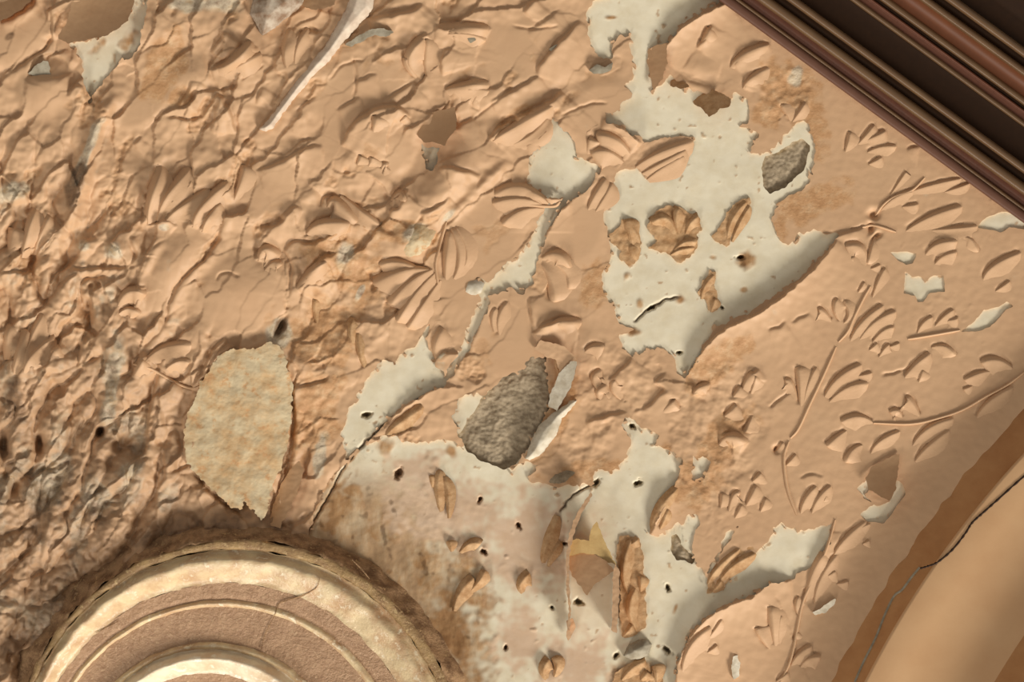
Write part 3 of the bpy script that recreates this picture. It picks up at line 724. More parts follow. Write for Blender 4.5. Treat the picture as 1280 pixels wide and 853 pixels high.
# ---------------------------------------------------------------- where the paint has gone: outlines of the bare plaster
PATCHES = {
    'upper': ('large bare white plaster patch below the dark wooden trim', [
        [(733, 14), (742, 2), (765, -8), (768, -60), (915, -60), (905, 0), (880, 12), (852, 32), (838, 50), (815, 62), (812, 85), (818, 112), (832, 100), (838, 93), (850, 108), (880, 117), (905, 125),
         (918, 117), (935, 125), (937, 148), (930, 158), (948, 168), (940, 190), (955, 194), (985, 165), (1004, 148), (1013, 158), (1018, 190), (1016, 220), (1004, 236), (982, 250), (966, 262), (965, 275), (975, 300), (985, 310),
         (1000, 291), (1022, 289), (1047, 294), (1040, 305), (1020, 328), (994, 352), (966, 372), (938, 390), (905, 405), (893, 412), (880, 432), (872, 450), (856, 471), (846, 466), (843, 450), (832, 438),
         (812, 438), (792, 446), (778, 436), (776, 420), (792, 412), (772, 408), (768, 384), (756, 368), (752, 344), (763, 320), (758, 292), (754, 268), (765, 238), (770, 215), (800, 205), (806, 180), (786, 164), (756, 152), (757, 141),
         (770, 140), (778, 128), (791, 117), (782, 108), (793, 94), (788, 70), (786, 46), (775, 44), (768, 52), (764, 70), (752, 76), (742, 64), (735, 44)]]),
    'strip': ('pale strip of bare plaster running diagonally left of centre', [
        [(690, 143), (699, 160), (712, 166), (722, 195), (735, 200), (752, 209), (744, 222), (734, 236), (706, 258), (690, 280), (680, 300), (670, 336), (668, 350), (654, 367), (642, 360), (634, 366), (620, 368), (606, 372),
         (598, 368), (586, 369), (583, 357), (596, 348), (610, 352), (640, 325), (662, 302), (674, 272), (684, 256), (700, 250), (688, 247), (668, 238), (657, 224), (664, 196), (678, 172)],
        [(606, 366), (614, 376), (604, 398), (592, 424), (575, 455), (560, 477), (550, 472), (572, 446), (582, 418), (588, 398), (600, 376)]]),
    'middle': ('bare white plaster patch left of centre with one dark hole', [
        [(538, 402), (534, 428), (546, 458), (562, 468), (556, 482), (536, 490), (516, 501), (498, 512), (478, 534), (458, 556), (432, 577), (428, 545), (434, 518), (446, 494), (462, 470), (478, 450), (492, 452), (508, 440), (522, 428)]]),
    'lower': ('broad pinkish white bare plaster below the grey mortar hole', [
        [(432, 577), (455, 556), (474, 548), (490, 540), (502, 552), (522, 553), (548, 550), (568, 552), (578, 558), (566, 520), (572, 500), (590, 490), (606, 495), (640, 590), (655, 575), (672, 582), (662, 600), (688, 608), (722, 606), (738, 604), (746, 588), (766, 590), (782, 574), (790, 552),
         (776, 532), (786, 520), (796, 524), (800, 536), (816, 540), (826, 544), (820, 556), (832, 562), (845, 568), (854, 574), (850, 595), (838, 612), (826, 640), (812, 668), (820, 668), (838, 661), (848, 650), (856, 672), (868, 700), (880, 718), (898, 736), (930, 706),
         (946, 690), (960, 680), (968, 662), (976, 652), (986, 661), (1000, 664), (1040, 655), (1036, 680), (1020, 706), (990, 724), (962, 730), (940, 744), (912, 754), (884, 770), (862, 795), (847, 828), (842, 880), (842, 930), (560, 930), (562, 860), (520, 800), (470, 740), (420, 690),
         (384, 676), (392, 640), (410, 605)]]),
    'edge': ('small bare white patch against the edge of the dark wooden trim', [[(1222, 284), (1232, 272), (1252, 264), (1275, 270), (1300, 290), (1262, 284), (1250, 291)]]),
    'notch': ('tiny bare white patch just above the ragged white patch at right', [[(1114, 316), (1130, 314), (1146, 317), (1141, 329), (1133, 332), (1122, 326)]]),
    'ragged': ('ragged star shaped bare white patch at right', [[(1132, 340), (1140, 346), (1152, 346), (1156, 353), (1166, 345), (1180, 344), (1181, 365), (1162, 366), (1154, 377), (1147, 378), (1144, 370), (1129, 367), (1131, 352)]]),
    'sliver': ('slanting bare white sliver near the right edge', [[(1202, 415), (1220, 400), (1230, 388), (1248, 384), (1258, 377), (1266, 383), (1252, 392), (1244, 404), (1226, 414)]]),
    'leafgap': ('small oval bare white patch among worn leaves right of centre', [[(863, 584), (868, 572), (880, 569), (888, 576), (884, 592), (876, 604), (866, 598)]]),
    'wedge': ('narrow bare white wedge below the worn leaves', [[(926, 655), (916, 670), (905, 690), (890, 718), (884, 718), (896, 690), (906, 668)]]),
    'tongue': ('tapering bare white tongue above the grey plaster chip', [[(858, 646), (872, 641), (874, 652), (868, 672), (864, 694), (854, 680), (850, 660)]]),
    'flapgap': ('bare white gap around the tilted brown flap at right', [[(1070, 612), (1086, 594), (1088, 612), (1080, 622), (1096, 632), (1112, 628), (1120, 610), (1118, 598), (1128, 604), (1131, 618), (1116, 640), (1104, 655), (1084, 652), (1076, 644), (1092, 630)]]),
    'nick': ('small white nick beneath the smooth brown flap', [[(526, 178), (534, 186), (550, 184), (547, 200), (542, 216), (532, 212), (528, 196)]]),
    'corner': ('yellow stained bare plaster beside the arched paint flap', [[(88, 56), (112, 50), (132, 40), (152, 28), (166, 0), (166, -30), (186, -30), (182, 20), (176, 50), (165, 72), (148, 80), (134, 96), (120, 116), (111, 130), (106, 98), (98, 72)]])}
MORTARS = [
    ('large grey mortar hole in the middle of the ceiling', [(572, 545), (590, 520), (606, 494), (628, 474), (652, 462), (664, 448), (682, 447), (685, 470), (686, 512), (674, 535), (655, 570), (642, 584), (628, 587), (606, 578), (586, 566)]),
    ('small grey mortar hole near the dark wooden trim', [(950, 210), (958, 196), (975, 188), (990, 178), (1003, 172), (1011, 182), (1009, 204), (998, 218), (984, 232), (962, 243), (955, 232)]),
    ('narrow grey hole beside the shadowed plaster in the lower centre', [(840, 672), (846, 664), (851, 680), (862, 690), (869, 698), (866, 708), (856, 700), (846, 700), (840, 688)])]
MORTAR_HOLES = [p for l, p in MORTARS]
Mpaint = np.full(U.shape, 60.0)
for k, (lab, polys) in PATCHES.items():
    for p in polys:
        Mpaint = np.minimum(Mpaint, sdf(p, U, V))
for p in MORTAR_HOLES:
    Mpaint = np.minimum(Mpaint, sdf(p, U, V))
jag = (3.0 * pn(U, V, 16, 20) + 2.0 * pn(U, V, 6.5, 21)) * (1 - .6 * ss(U, 1040, 1120))
# crumbs of paint left along the ragged edges
crumb = ss(pn(U, V, 7, 22), .32, .5) * ss(Mpaint, -13, -3) * 5 * (1 - ss(U, 1040, 1100))
Mpaint_j = Mpaint + jag * ss(np.abs(Mpaint), 30, 4) + crumb

H = np.where(Mpaint < 18, np.maximum(H, BASE + 2.0 + .6 * pn(U, V, 9, 24)), H)

# ---------------------------------------------------------------- stains of the paint: R worn ochre, G soot, dark spots and painted lower-left dimness, B bare pale
def blob(x, y, a, b, ang):
    c, s = math.cos(math.radians(ang)), math.sin(math.radians(ang))
    dx, dy = U - x, V - y
    p, q = (dx * c + dy * s) / a, (-dx * s + dy * c) / b
    return 1 - np.sqrt(p * p + q * q)


ru = .35 * pn(U, V, 34, 30) + .25 * pn(U, V, 12, 31)
OC = np.zeros(U.shape)
for a in [(205, 85, 26, 62, 20), (225, 120, 22, 16, 0), (430, 330, 70, 50, 30), (405, 420, 55, 75, 20), (395, 520, 40, 75, 15), (500, 290, 55, 20, 10), (885, 465, 26, 40, 35), (905, 440, 40, 18, -20), (985, 110, 46, 46, 30), (962, 135, 30, 30, 0), (1010, 150, 30, 60, -20),
          (1012, 252, 66, 26, -20), (972, 290, 14, 36, 10), (730, 590, 60, 20, -10), (745, 355, 24, 40, 0), (870, 600, 60, 40, -40), (700, 500, 26, 50, 20), (910, 540, 50, 30, -30), (640, 150, 30, 12, -40), (820, 590, 12, 50, 20), (880, 160, 20, 20, 0)]:
    OC = np.maximum(OC, ss(blob(*a) + ru, .05, .40))
OC = np.maximum(OC, CR * .55)
# fissures of the crumpled area show the ochre undercoat and dust
SOOT_DIM = np.zeros(U.shape)
RM = np.hypot(U - 294, V - 946)
SOOT_DIM = np.maximum(SOOT_DIM, (1 - ss(RM, 285, 335)) * ss(ru + .25 - .35 * ss(U, 330, 480), -.05, .35) * .85)
SOOT_DIM = np.maximum(SOOT_DIM, ss(WC * 1.0 + pn(U, V, 20, 33) * 1.0, 1.3, 1.8) * .4)
for a in [(438, 700, 16, 22, 0), (125, 540, 10, 12, 0), (50, 553, 10, 20, 0), (5, 560, 9, 22, 0), (350, 408, 10, 18, 25), (12, 45, 9, 6, -30), (20, 500, 22, 42, 0), (95, 230, 14, 40, 20)]:
    SOOT_DIM = np.maximum(SOOT_DIM, ss(blob(*a) + ru, .2, .6) * .8)  # dark spots on the carved hollows and a few other places
SOOT_DIM = np.maximum(SOOT_DIM, .5 * (1 - ss(U - .1 * (V - 500), 60, 400)) * ss(V, 280, 620) * (.6 + .8 * ss(ru, -.2, .3)))  # broad dirt that also paints in the dimmer light of the lower left
PA = ss(WC * .55 + pn(U, V, 34, 34, 2, -70) * .7 + pn(U, V, 9, 35) * .25, .6, 1.0) * .65
for a in [(140, 480, 14, 90, 8), (142, 315, 18, 14, 0), (104, 308, 11, 12, 0), (15, 240, 30, 18, 0), (165, 590, 28, 18, 0), (120, 620, 30, 30, 0), (60, 600, 30, 50, 30), (107, 195, 9, 60, 22), (255, 5, 60, 12, 0), (345, 420, 20, 30, 20), (335, 445, 30, 16, 0),
          (520, 295, 20, 14, -30), (560, 270, 7, 18, 40), (205, 285, 8, 6, 0), (430, 320, 16, 22, 20), (550, 440, 10, 30, 0), (450, 365, 5, 14, 30), (995, 95, 12, 22, 20), (400, 570, 12, 40, 10)]:
    PA = np.maximum(PA, ss(blob(*a) + ru, .1, .5) * .85)
STAIN = np.stack([OC, SOOT_DIM, PA, np.ones(U.shape)], -1)

# ---------------------------------------------------------------- ceiling: backing slab, paint sheet, bare plaster patches
bu = np.concatenate([[-1600, -900, -500], np.arange(-260, 1560, 20.0), [1800, 2300, 2900]])
bv = np.concatenate([[-1600, -900, -500], np.arange(-260, 1120, 20.0), [1400, 1900, 2600]])
BU, BV = np.meshgrid(bu, bv)
BH = hb(np.maximum(BU, -260), BV) - 26
slab = clip_mesh('ceiling', bu, bv, BH, np.ones(BU.shape), 0, M_MORTAR)
ceiling = link('ceiling', slab)
ceiling['kind'] = 'structure'
ceiling['label'] = 'peeling tan painted plaster ceiling'

M_wood_cut = (U - 898) * 0.590 - V * 0.807     # paint stops under the wooden trim
MM = np.minimum(Mpaint_j, 30 - M_wood_cut)
MM = np.minimum(MM, RT - 1258)
MM = np.minimum(MM, RM - 268)
paint = link('paint_sheet', clip_mesh('paint_sheet', us, vs, H, MM, 4.5, M_PAINT, STAIN), ceiling)
paint['label'] = 'cracked tan paint layer with curling edges'

PITS = [(835, 735, 4), (834, 813, 5), (770, 820, 3.5), (723, 753, 5), (797, 604, 4.5), (745, 604, 5), (648, 657, 4), (458, 519, 5), (498, 592, 6), (605, 690, 4), (849, 441, 3), (925, 322, 4), (814, 385, 4), (882, 362, 5), (790, 533, 4), (632, 810, 3), (600, 625, 3), (690, 760, 2.5),
        (903, 385, 2), (705, 680, 3)]
BROWN = [(470, 790, 110, 130, 10), (560, 800, 66, 120, -20), (588, 720, 34, 80, -15), (545, 620, 30, 56, -10), (430, 640, 60, 60, 0), (480, 660, 60, 50, 0), (440, 615, 30, 16, 0), (405, 600, 20, 40, 20), (690, 690, 16, 60, 10), (530, 700, 40, 60, 0), (688, 836, 18, 22, 0), (790, 840, 50, 24, 0),
         (480, 560, 14, 12, 0), (655, 715, 14, 22, 0), (500, 592, 8, 18, 0), (783, 345, 6, 8, 0), (800, 378, 6, 10, 0), (850, 375, 12, 8, 0), (790, 415, 12, 6, 0), (890, 322, 6, 4, 0), (935, 325, 14, 14, 30), (930, 362, 6, 5, 0), (565, 565, 10, 8, 0), (605, 690, 6, 8, 0), (600, 625, 6, 10, 0), (845, 760, 4, 10, 20),
         (730, 45, 6, 8, 0), (765, 22, 10, 3, 0), (120, 60, 16, 8, -40), (160, 55, 12, 20, 30)]
PINK = [(560, 640, 110, 60, 10), (660, 680, 90, 80, 0), (720, 830, 60, 50, 0), (650, 800, 40, 60, 0), (520, 590, 60, 30, 0)]


CRACKS = [[(560, 484), (520, 502), (480, 532), (435, 577), (410, 622), (382, 668)], [(792, 402), (812, 386), (834, 374), (850, 372)], [(700, 640), (716, 620), (740, 606)], [(600, 470), (570, 478)]]


def plaster_patch(key):
    lab, polys = PATCHES[key]
    pp = np.concatenate([np.array(p) for p in polys])
    x0, y0, x1, y1 = pp[:, 0].min() - 16, pp[:, 1].min() - 16, pp[:, 0].max() + 16, pp[:, 1].max() + 16
    u = np.arange(max(x0, -240), min(x1, 1500), 1.5)
    v = np.arange(max(y0, -240), min(y1, 1090), 1.5)
    gu, gv = np.meshgrid(u, v)
    m = np.full(gu.shape, -60.0)
    for p in polys:
        m = np.maximum(m, 13 - sdf(p, gu, gv))
    for l, p in MORTARS:
        m = np.minimum(m, sdf(p, gu, gv) + 2.4 * pn(gu, gv, 16, 40) + 1.2 * pn(gu, gv, 6, 41))
    m = np.minimum(m, np.hypot(gu - 294, gv - 946) - 262)
    W = 1.0 * pn(gu, gv, 52, 42) + .16 * pn(gu, gv, 12, 43)
    def bl(a, F=None):
        c, s = math.cos(math.radians(a[4])), math.sin(math.radians(a[4]))
        dx, dy = gu - a[0], gv - a[1]
        return 1 - np.sqrt(((dx * c + dy * s) / a[2]) ** 2 + ((-dx * s + dy * c) / a[3]) ** 2)
    r = .40 * pn(gu, gv, 24, 44) + .3 * pn(gu, gv, 9, 45)
    o = np.zeros(gu.shape)
    pk = np.zeros(gu.shape)
    g = np.zeros(gu.shape)
    for a in BROWN:
        o = np.maximum(o, ss(bl(a) + r, -.05, .75))
    for a in PINK:
        pk = np.maximum(pk, ss(bl(a) + r, -.05, .7))
    o = np.maximum(o, ss(pn(gu, gv, 7, 46) + .6 * pn(gu, gv, 30, 47), .75, .95) * .7)
    for x, y, q in PITS:
        q = q * .8
        an = x * .37
        dd = np.hypot(((gu - x) * math.cos(an) + (gv - y) * math.sin(an)) * .75, (-(gu - x) * math.sin(an) + (gv - y) * math.cos(an)) * 1.35) * (1 + .5 * pn(gu, gv, 4, 48))
        W -= 16 * np.exp(-(dd / q) ** 4)
        g = np.maximum(g, np.exp(-(dd / (q * .8)) ** 2) * .95)
    # the plaster between the medallion and the hanging flake is stained brown
    o = np.maximum(o, .85 * ss((590 + .12 * (gv - 700) - gu) / 60 + 1.3 * r, -.4, .9) * ss(gv, 560, 640))
    for cr in CRACKS:
        mm, dd, sd, tt = line_dist(cr, gu + 2 * pn(gu, gv, 10, 55), gv + 2 * pn(gu, gv, 10, 56), 12)
        W[mm] -= 5 * np.exp(-(dd / 1.3) ** 2) * np.clip(np.sin(np.pi * tt) * 3, 0, 1)
        g[mm] = np.maximum(g[mm], .9 * np.exp(-(dd / 1.3) ** 2))
    g = np.maximum(g, o * ss(pn(gu, gv, 14, 49, 2, 80) + .4 * pn(gu, gv, 6, 50), .45, .8) * .6)
    # soot gathered beside the medallion
    g = np.maximum(g, (1 - ss(np.hypot(gu - 294, gv - 946), 275, 312)) * ss(r + .3, 0, .4) * .5)
    W += o * (1.8 * pn(gu, gv, 18, 51, 1.8, 80) + .4 * pn(gu, gv, 7, 52) + .5)
    st = np.stack([o, g, pk, 0 * o + 1], -1)
    o_ = link('bare_plaster', clip_mesh('bare_plaster', u, v, W + hb(gu, gv), m, 12, M_WHITE, st), ceiling)
    o_['label'] = lab


for k in PATCHES:
    plaster_patch(k)

for lab, p in MORTARS:
    pa = np.array(p)
    u = np.arange(pa[:, 0].min() - 14, pa[:, 0].max() + 14, 1.0)
    v = np.arange(pa[:, 1].min() - 14, pa[:, 1].max() + 14, 1.0)
    gu, gv = np.meshgrid(u, v)
    h = hb(gu, gv) - 5 + 3.0 * pn(gu, gv, 30, 60) + 1.3 * pn(gu, gv, 11, 61) + .8 * pn(gu, gv, 4.5, 62)
    o = link('mortar_patch', clip_mesh('mortar_patch', u, v, h, 10 - sdf(p, gu, gv), 4, M_MORTAR), ceiling)
    o['label'] = lab


# ---------------------------------------------------------------- loose sheets and flakes of paint
def sheet(name, poly, lift, thick, mat, parent=None, step=1.25, jagged=1.2, seed=70, rnd=1.0):
    """a flake with the given outline; lift(u, v) is its height above the cove surface"""
    pa = np.array(poly, float)
    u = np.arange(pa[:, 0].min() - 3, pa[:, 0].max() + 3, step)
    v = np.arange(pa[:, 1].min() - 3, pa[:, 1].max() + 3, step)
    gu, gv = np.meshgrid(u, v)
    h = hb(gu, gv) + lift(gu, gv) + .5 * rnd * pn(gu, gv, 14, seed) + .3 * rnd * pn(gu, gv, 5, seed + 1)
    m = -sdf(poly, gu, gv) + jagged * pn(gu, gv, 8, seed + 2) + .6 * jagged * pn(gu, gv, 3.5, seed + 3)
    return link(name, clip_mesh(name, u, v, h, m, thick, mat), parent)


def ramp_lift(cx, cy, base, gx, gy, curl=0.0):
    return lambda u, v: base + gx * (u - cx) + gy * (v - cy) + curl * ((u - cx) ** 2 + (v - cy) ** 2)


def round_lift(base, amp, r):
    """a rounded back: the height grows with the distance from the outline"""
    def f(poly):
        return lambda u, v: base + amp * np.sqrt(np.clip(-sdf(poly, u, v) / r, 0, 1))
    f.needs_outline = True
    return f


FG = 'loose flakes and curls of paint'


def flake(name, label, cat, poly, lift, thick, mat, **k):
    if hasattr(lift, 'needs_outline'):
        lift = lift(poly)
    o = sheet(name, poly, lift, thick, mat, None, **k)
    c = np.array(poly, float).mean(0)
    return tag(o, label, cat, FG)


flake('paint_flake', 'smooth brown paint sheet at top left above the yellow stained plaster', 'paint flake', [(72, 48), (84, 26), (96, -20), (172, -20), (166, 8), (160, 26), (146, 36), (132, 45), (116, 48), (100, 52), (84, 54)],
      lambda u, v: 6 + .0038 * np.maximum(0, .5 * (u - 72) + .85 * (v + 14)) ** 2, 4, M_FLAP, rnd=.4)
flake('paint_flake', 'curled paint flake in the extreme top left corner', 'paint flake', [(-20, 20), (-20, -20), (44, -20), (38, 2), (26, 12), (14, 20), (0, 27)], lambda u, v: 16 + .5 * (u - 10) + .6 * (v - 5), 4, M_FLAP)
flake('paint_flake', 'smooth brown paint flap above a tiny white nick, top centre', 'paint flake', [(516, 150), (530, 144), (548, 138), (569, 134), (571, 150), (570, 162), (562, 170), (556, 182), (544, 178), (530, 178), (524, 172)],
      lambda u, v: 5 + .0072 * np.maximum(0, .6 * (u - 516) + .8 * (v - 134)) ** 2, 4, M_FLAP, rnd=.3, jagged=.8)
flake('paint_flake', 'narrow brown paint flap hanging at the edge of the large white patch', 'paint flake', [(810, 62), (822, 56), (834, 54), (834, 80), (828, 98), (817, 113), (813, 96), (809, 80)], lambda u, v: 9 + .6 * (u - 820) + .1 * (v - 80), 4, M_FLAP, rnd=.5)
flake('paint_flake', 'small brown folded paint flake on white plaster below the curled lip', 'paint flake', [(862, 124), (874, 120), (890, 112), (906, 118), (914, 124), (912, 134), (900, 136), (894, 142), (886, 146), (878, 136), (868, 130)],
      lambda u, v: 12 + .5 * (u - 888) + .5 * (v - 130), 4, M_BROWNLEAF, rnd=.8)
flake('paint_flake', 'tiny dark brown paint flake at the white plaster edge near the trim', 'paint flake', [(838, 100), (848, 98), (858, 104), (864, 109), (850, 111), (837, 108)], lambda u, v: 6 + .3 * (u - 850) + .6 * (v - 105), 3, M_BROWNLEAF)
c9 = flake('paint_flake', 'curled paint flake with pale underside beside the grey mortar', 'paint flake', [(668, 436), (676, 426), (690, 428), (706, 434), (722, 450), (720, 464), (712, 486), (704, 498), (695, 512), (686, 508), (688, 494), (692, 480), (700, 468), (694, 450), (682, 446)],
           lambda u, v: 14 + .25 * (u - 700) - .15 * (v - 470), 4, M_LEAF)
o = sheet('underside', [(699, 466), (714, 452), (722, 452), (714, 484), (704, 500), (696, 514), (685, 508), (687, 494), (693, 482)], lambda u, v: 16 + .45 * (u - 700) - .1 * (v - 480), 3, M_CHIP, c9, rnd=.5)
o['label'] = 'pale grey plaster underside'
flake('plaster_curl', 'white plaster curl along the right rim of the grey mortar', 'plaster curl', [(656, 574), (664, 552), (674, 532), (686, 520), (698, 512), (712, 502), (722, 500), (714, 512), (702, 524), (698, 540), (688, 554), (674, 570), (662, 576)],
      round_lift(6, 10, 9), 6, M_CHIP, rnd=.6)
flake('plaster_chip', 'dark grey pointed chip on the white plaster below the mortar hole', 'chip', [(684, 604), (694, 594), (706, 588), (718, 584), (729, 577), (724, 588), (714, 596), (704, 604), (694, 605)], lambda u, v: 7 - .2 * (u - 706) + .5 * (v - 594), 4, M_MORTAR)
flake('plaster_chip', 'rounded grey plaster chip at the bottom centre', 'chip', [(779, 820), (786, 806), (798, 800), (808, 799), (815, 806), (810, 820), (800, 824), (788, 825)], round_lift(5, 9, 10), 6, M_GREYCHIP, jagged=.6)
slab_y = flake('plaster_slab', 'yellow stained pale plaster slab left of centre above the medallion', 'plaster slab', [(272, 446), (288, 436), (318, 436), (340, 428), (356, 440), (360, 462), (366, 482), (364, 520), (360, 556), (352, 584), (340, 606), (334, 640), (326, 652), (318, 640), (306, 628), (300, 638), (288, 634), (266, 614), (244, 592), (232, 574), (230, 548), (234, 520), (244, 500), (250, 480), (262, 462)],
               lambda u, v: 17 - .0008 * (u - 300) ** 2 + 2.5 * pn(u, v, 50, 77) + 1.0 * pn(u, v, 16, 78), 9, M_YELLOW, jagged=2.5, rnd=1)
flake('paint_flake', 'brown paint sliver standing at the lower right of the yellow slab', 'paint flake', [(334, 656), (344, 626), (352, 604), (364, 586), (374, 576), (380, 590), (372, 616), (360, 640), (350, 660)], lambda u, v: 8 + .5 * (u - 356) + .1 * (v - 610), 4, M_FLAP)
flake('paint_flake', 'tilted brown paint flap over a white gap at right below the leaf branch', 'paint flake', [(1082, 598), (1090, 584), (1108, 574), (1126, 566), (1122, 588), (1120, 610), (1112, 627), (1098, 620), (1086, 612)], lambda u, v: 3 + .0058 * np.maximum(0, .5 * (u - 1082) + .8 * (v - 562)) ** 2, 3, M_FLAP, rnd=.4)
flake('plaster_chip', 'white chip with a dark edge below the leaf branch, bottom right', 'chip', [(1014, 766), (1028, 760), (1036, 752), (1044, 749), (1043, 758), (1034, 766), (1020, 769)], lambda u, v: 7 - .2 * (u - 1030) - .3 * (v - 760), 5, M_CHIP)
flake('plaster_chip', 'tiny white upright chip at the bottom right of the large tan lip', 'chip', [(914, 832), (916, 822), (922, 820), (926, 830), (923, 846), (916, 852)], lambda u, v: 7 - .4 * (u - 920), 5, M_CHIP)
flake('plaster_chip', 'small rounded white pebble of plaster in tan paint, upper centre', 'chip', [(546, 236), (550, 228), (560, 225), (568, 230), (566, 237), (554, 238)], lambda u, v: 13 - .08 * ((u - 558) ** 2 * .4 + (v - 232) ** 2), 8, M_CHIP, jagged=.5)
flake('plaster_chip', 'rounded white chip at the bend of the diagonal plaster strip', 'chip', [(581, 366), (586, 352), (598, 348), (606, 354), (602, 366), (590, 371)], lambda u, v: 9 - .05 * ((u - 593) ** 2 * .5 + (v - 360) ** 2), 7, M_CHIP, jagged=.8)
flake('plaster_chip', 'pale smooth lump of plaster among the leaves of the central sprig', 'chip', [(496, 300), (508, 284), (524, 276), (543, 275), (545, 290), (538, 306), (526, 318), (512, 322), (500, 316)], lambda u, v: 18 - .02 * ((u - 522) ** 2 + (v - 300) ** 2), 10, M_YELLOW, rnd=2)
flake('vein_of_plaster', 'long pale tapering plaster vein at top left of centre', 'vein', [(470, -12), (466, 12), (452, 28), (432, 50), (408, 80), (386, 102), (368, 124), (352, 144), (342, 160), (332, 165), (324, 161), (338, 146), (355, 123), (371, 100), (389, 77), (407, 56), (421, 32), (434, 8), (440, -12)],
      round_lift(6, 12, 9), 6, M_LILAC, jagged=1.2, rnd=.8)
flake('plaster_roll', 'grey brown roll of plaster at the top left edge', 'plaster roll', [(312, 18), (322, -20), (384, -20), (378, 6), (364, 18), (344, 34), (328, 46), (322, 34)],
      round_lift(8, 20, 17), 10, plain_material('roll_brown', lin(196, 180, 160), lin(140, 112, 88), 14, 5, .2), rnd=.8)
flake('paint_flake', 'dark tan paint sheet at the top edge between the roll and the vein', 'paint flake', [(376, 6), (380, -16), (424, -16), (418, 6), (404, 11), (388, 12)], lambda u, v: 9 + .2 * (u - 400) + .4 * (v - 4), 4, M_FLAP)
flake('plaster_chip', 'curved grey white leaf shaped chip right of the pale vein', 'chip', [(430, 56), (446, 46), (462, 37), (480, 35), (492, 40), (484, 46), (468, 44), (452, 52), (440, 58)], lambda u, v: 12 - .2 * (v - 46) + .1 * (u - 460), 6, M_GREYCHIP)
flake('plaster_chip', 'greenish white lens shaped chip in the arched paint flap', 'chip', [(36, 92), (44, 82), (54, 76), (60, 77), (64, 94), (54, 97), (44, 96)], lambda u, v: 10 - .3 * (v - 88), 6, M_GREYCHIP, rnd=.4)
for p, l in (([(686, 62), (694, 56), (704, 53), (707, 58), (698, 64), (690, 65)], 'small grey chip in a crack left of the upper white plaster'),
             ([(736, 88), (746, 80), (756, 84), (766, 78), (764, 88), (752, 92), (742, 92)], 'grey white crumb beside the black hole near the top'),
             ([(584, 48), (592, 46), (596, 50), (588, 54)], 'tiny grey chip beneath a leaf edge, top centre'),
             ([(118, 160), (124, 132), (134, 116), (154, 110), (150, 122), (136, 136), (126, 150), (122, 166)], 'smooth pale bulge at the top of the vein beside the arched flap')):
    cx, cy = np.array(p).mean(0)
    flake('plaster_chip', l, 'chip', p, (lambda cx, cy: lambda u, v: 13 - .02 * ((u - cx) ** 2 + (v - cy) ** 2))(cx, cy), 8, M_GREYCHIP if len(p) < 8 else M_LILAC, jagged=.6)

# the folded hanging flake with old yellow paint on its back
hang = thing('hanging_flake', 'hanging paint flake showing yellow old paint, bottom centre', 'paint flake', at(np.array(742.), np.array(690.), 12.0), FG)
sheet('paint_face', [(712, 694), (728, 690), (742, 692), (758, 702), (768, 714), (756, 722), (744, 730), (734, 744), (724, 732), (716, 722), (710, 708)], lambda u, v: 22 + .10 * (u - 740) + .25 * (v - 710), 3, M_FLAP, hang, rnd=.4)
o = sheet('yellow_back', [(710, 680), (720, 674), (736, 676), (740, 658), (746, 652), (752, 668), (762, 690), (770, 706), (760, 704), (746, 694), (728, 691), (711, 696)], lambda u, v: 20 + .05 * (u - 740) - .1 * (v - 680), 3, M_OLIVE, hang, rnd=.4)
o['label'] = 'old yellow paint layer'
sheet('paint_fold', [(709, 786), (711, 764), (708, 736), (708, 700), (711, 668), (722, 640), (738, 616), (740, 620), (726, 644), (716, 672), (711, 700), (712, 738), (714, 766), (712, 790)], lambda u, v: 31 + .3 * (u - 710), 28, M_LEAF, hang)
sheet('paint_fold', [(764, 788), (766, 740), (766, 716), (769, 706), (774, 712), (774, 750), (771, 792)], lambda u, v: 30 + .3 * (u - 768), 27, M_LEAF, hang)
sheet('paint_tip', [(708, 776), (716, 772), (720, 784), (714, 798), (709, 802)], lambda u, v: 10 + 0 * u, 4, M_LEAF, hang)


# ---------------------------------------------------------------- leaf sprigs
LIGHTSIDE = np.array([-.55, -.83])


def leaf_mesh(x0, y0, mx, my, x1, y1, w, hh, F, lee=1.0, n=9):
    t = np.concatenate([np.linspace(0, .95, n - 1), [1.0]])
    P = np.stack([(1 - t) ** 2 * a + 2 * t * (1 - t) * b + t * t * c for a, b, c in ((x0, 2 * mx - (x0 + x1) / 2, x1), (y0, 2 * my - (y0 + y1) / 2, y1))], 1)
    T = np.gradient(P, axis=0)
    T /= np.linalg.norm(T, axis=1)[:, None] + 1e-9
    Nn = np.stack([-T[:, 1], T[:, 0]], 1)
    if (Nn.mean(0) @ LIGHTSIDE) < 0:
        Nn = -Nn
    wid = w * (.22 + .78 * np.clip(t * 1.5, 0, 1) ** .8) * np.where(t > .97, .75, 1)
    hp = hh * np.clip(t * 2.5, 0.1, 1) ** .8 * np.where(t > .97, .02, 1) * np.where(np.abs(t - .95) < .01, .8, 1)
    tailf = np.sqrt(np.clip(1 - np.clip((t - .3) / .7, 0, 1) ** 2, .02, 1))
    cs = [(.62, -1.0), (.5, -.25), (-.30, .93), (-.5, 1.0), (-.9, .93), (-1.7, .66), (-2.7, .36), (-3.7, .13), (-4.5, -.12)]
    vv = []
    for k in range(n):
        for a, b in cs:
            if a < -.5:
                a = -.5 + (a + .5) * tailf[k] * lee
            p = P[k] + Nn[k] * a * wid[k]
            vv.append((p[0], p[1], b * hp[k]))
    vv = np.array(vv)
    h = samp(F, vv[:, 0], vv[:, 1]) + vv[:, 2] - .4
    co = at(vv[:, 0], vv[:, 1], h)
    m = len(cs)
    q = [(k * m + j, k * m + j + 1, (k + 1) * m + j + 1, (k + 1) * m + j) for k in range(n - 1) for j in range(m - 1)]
    return co, q


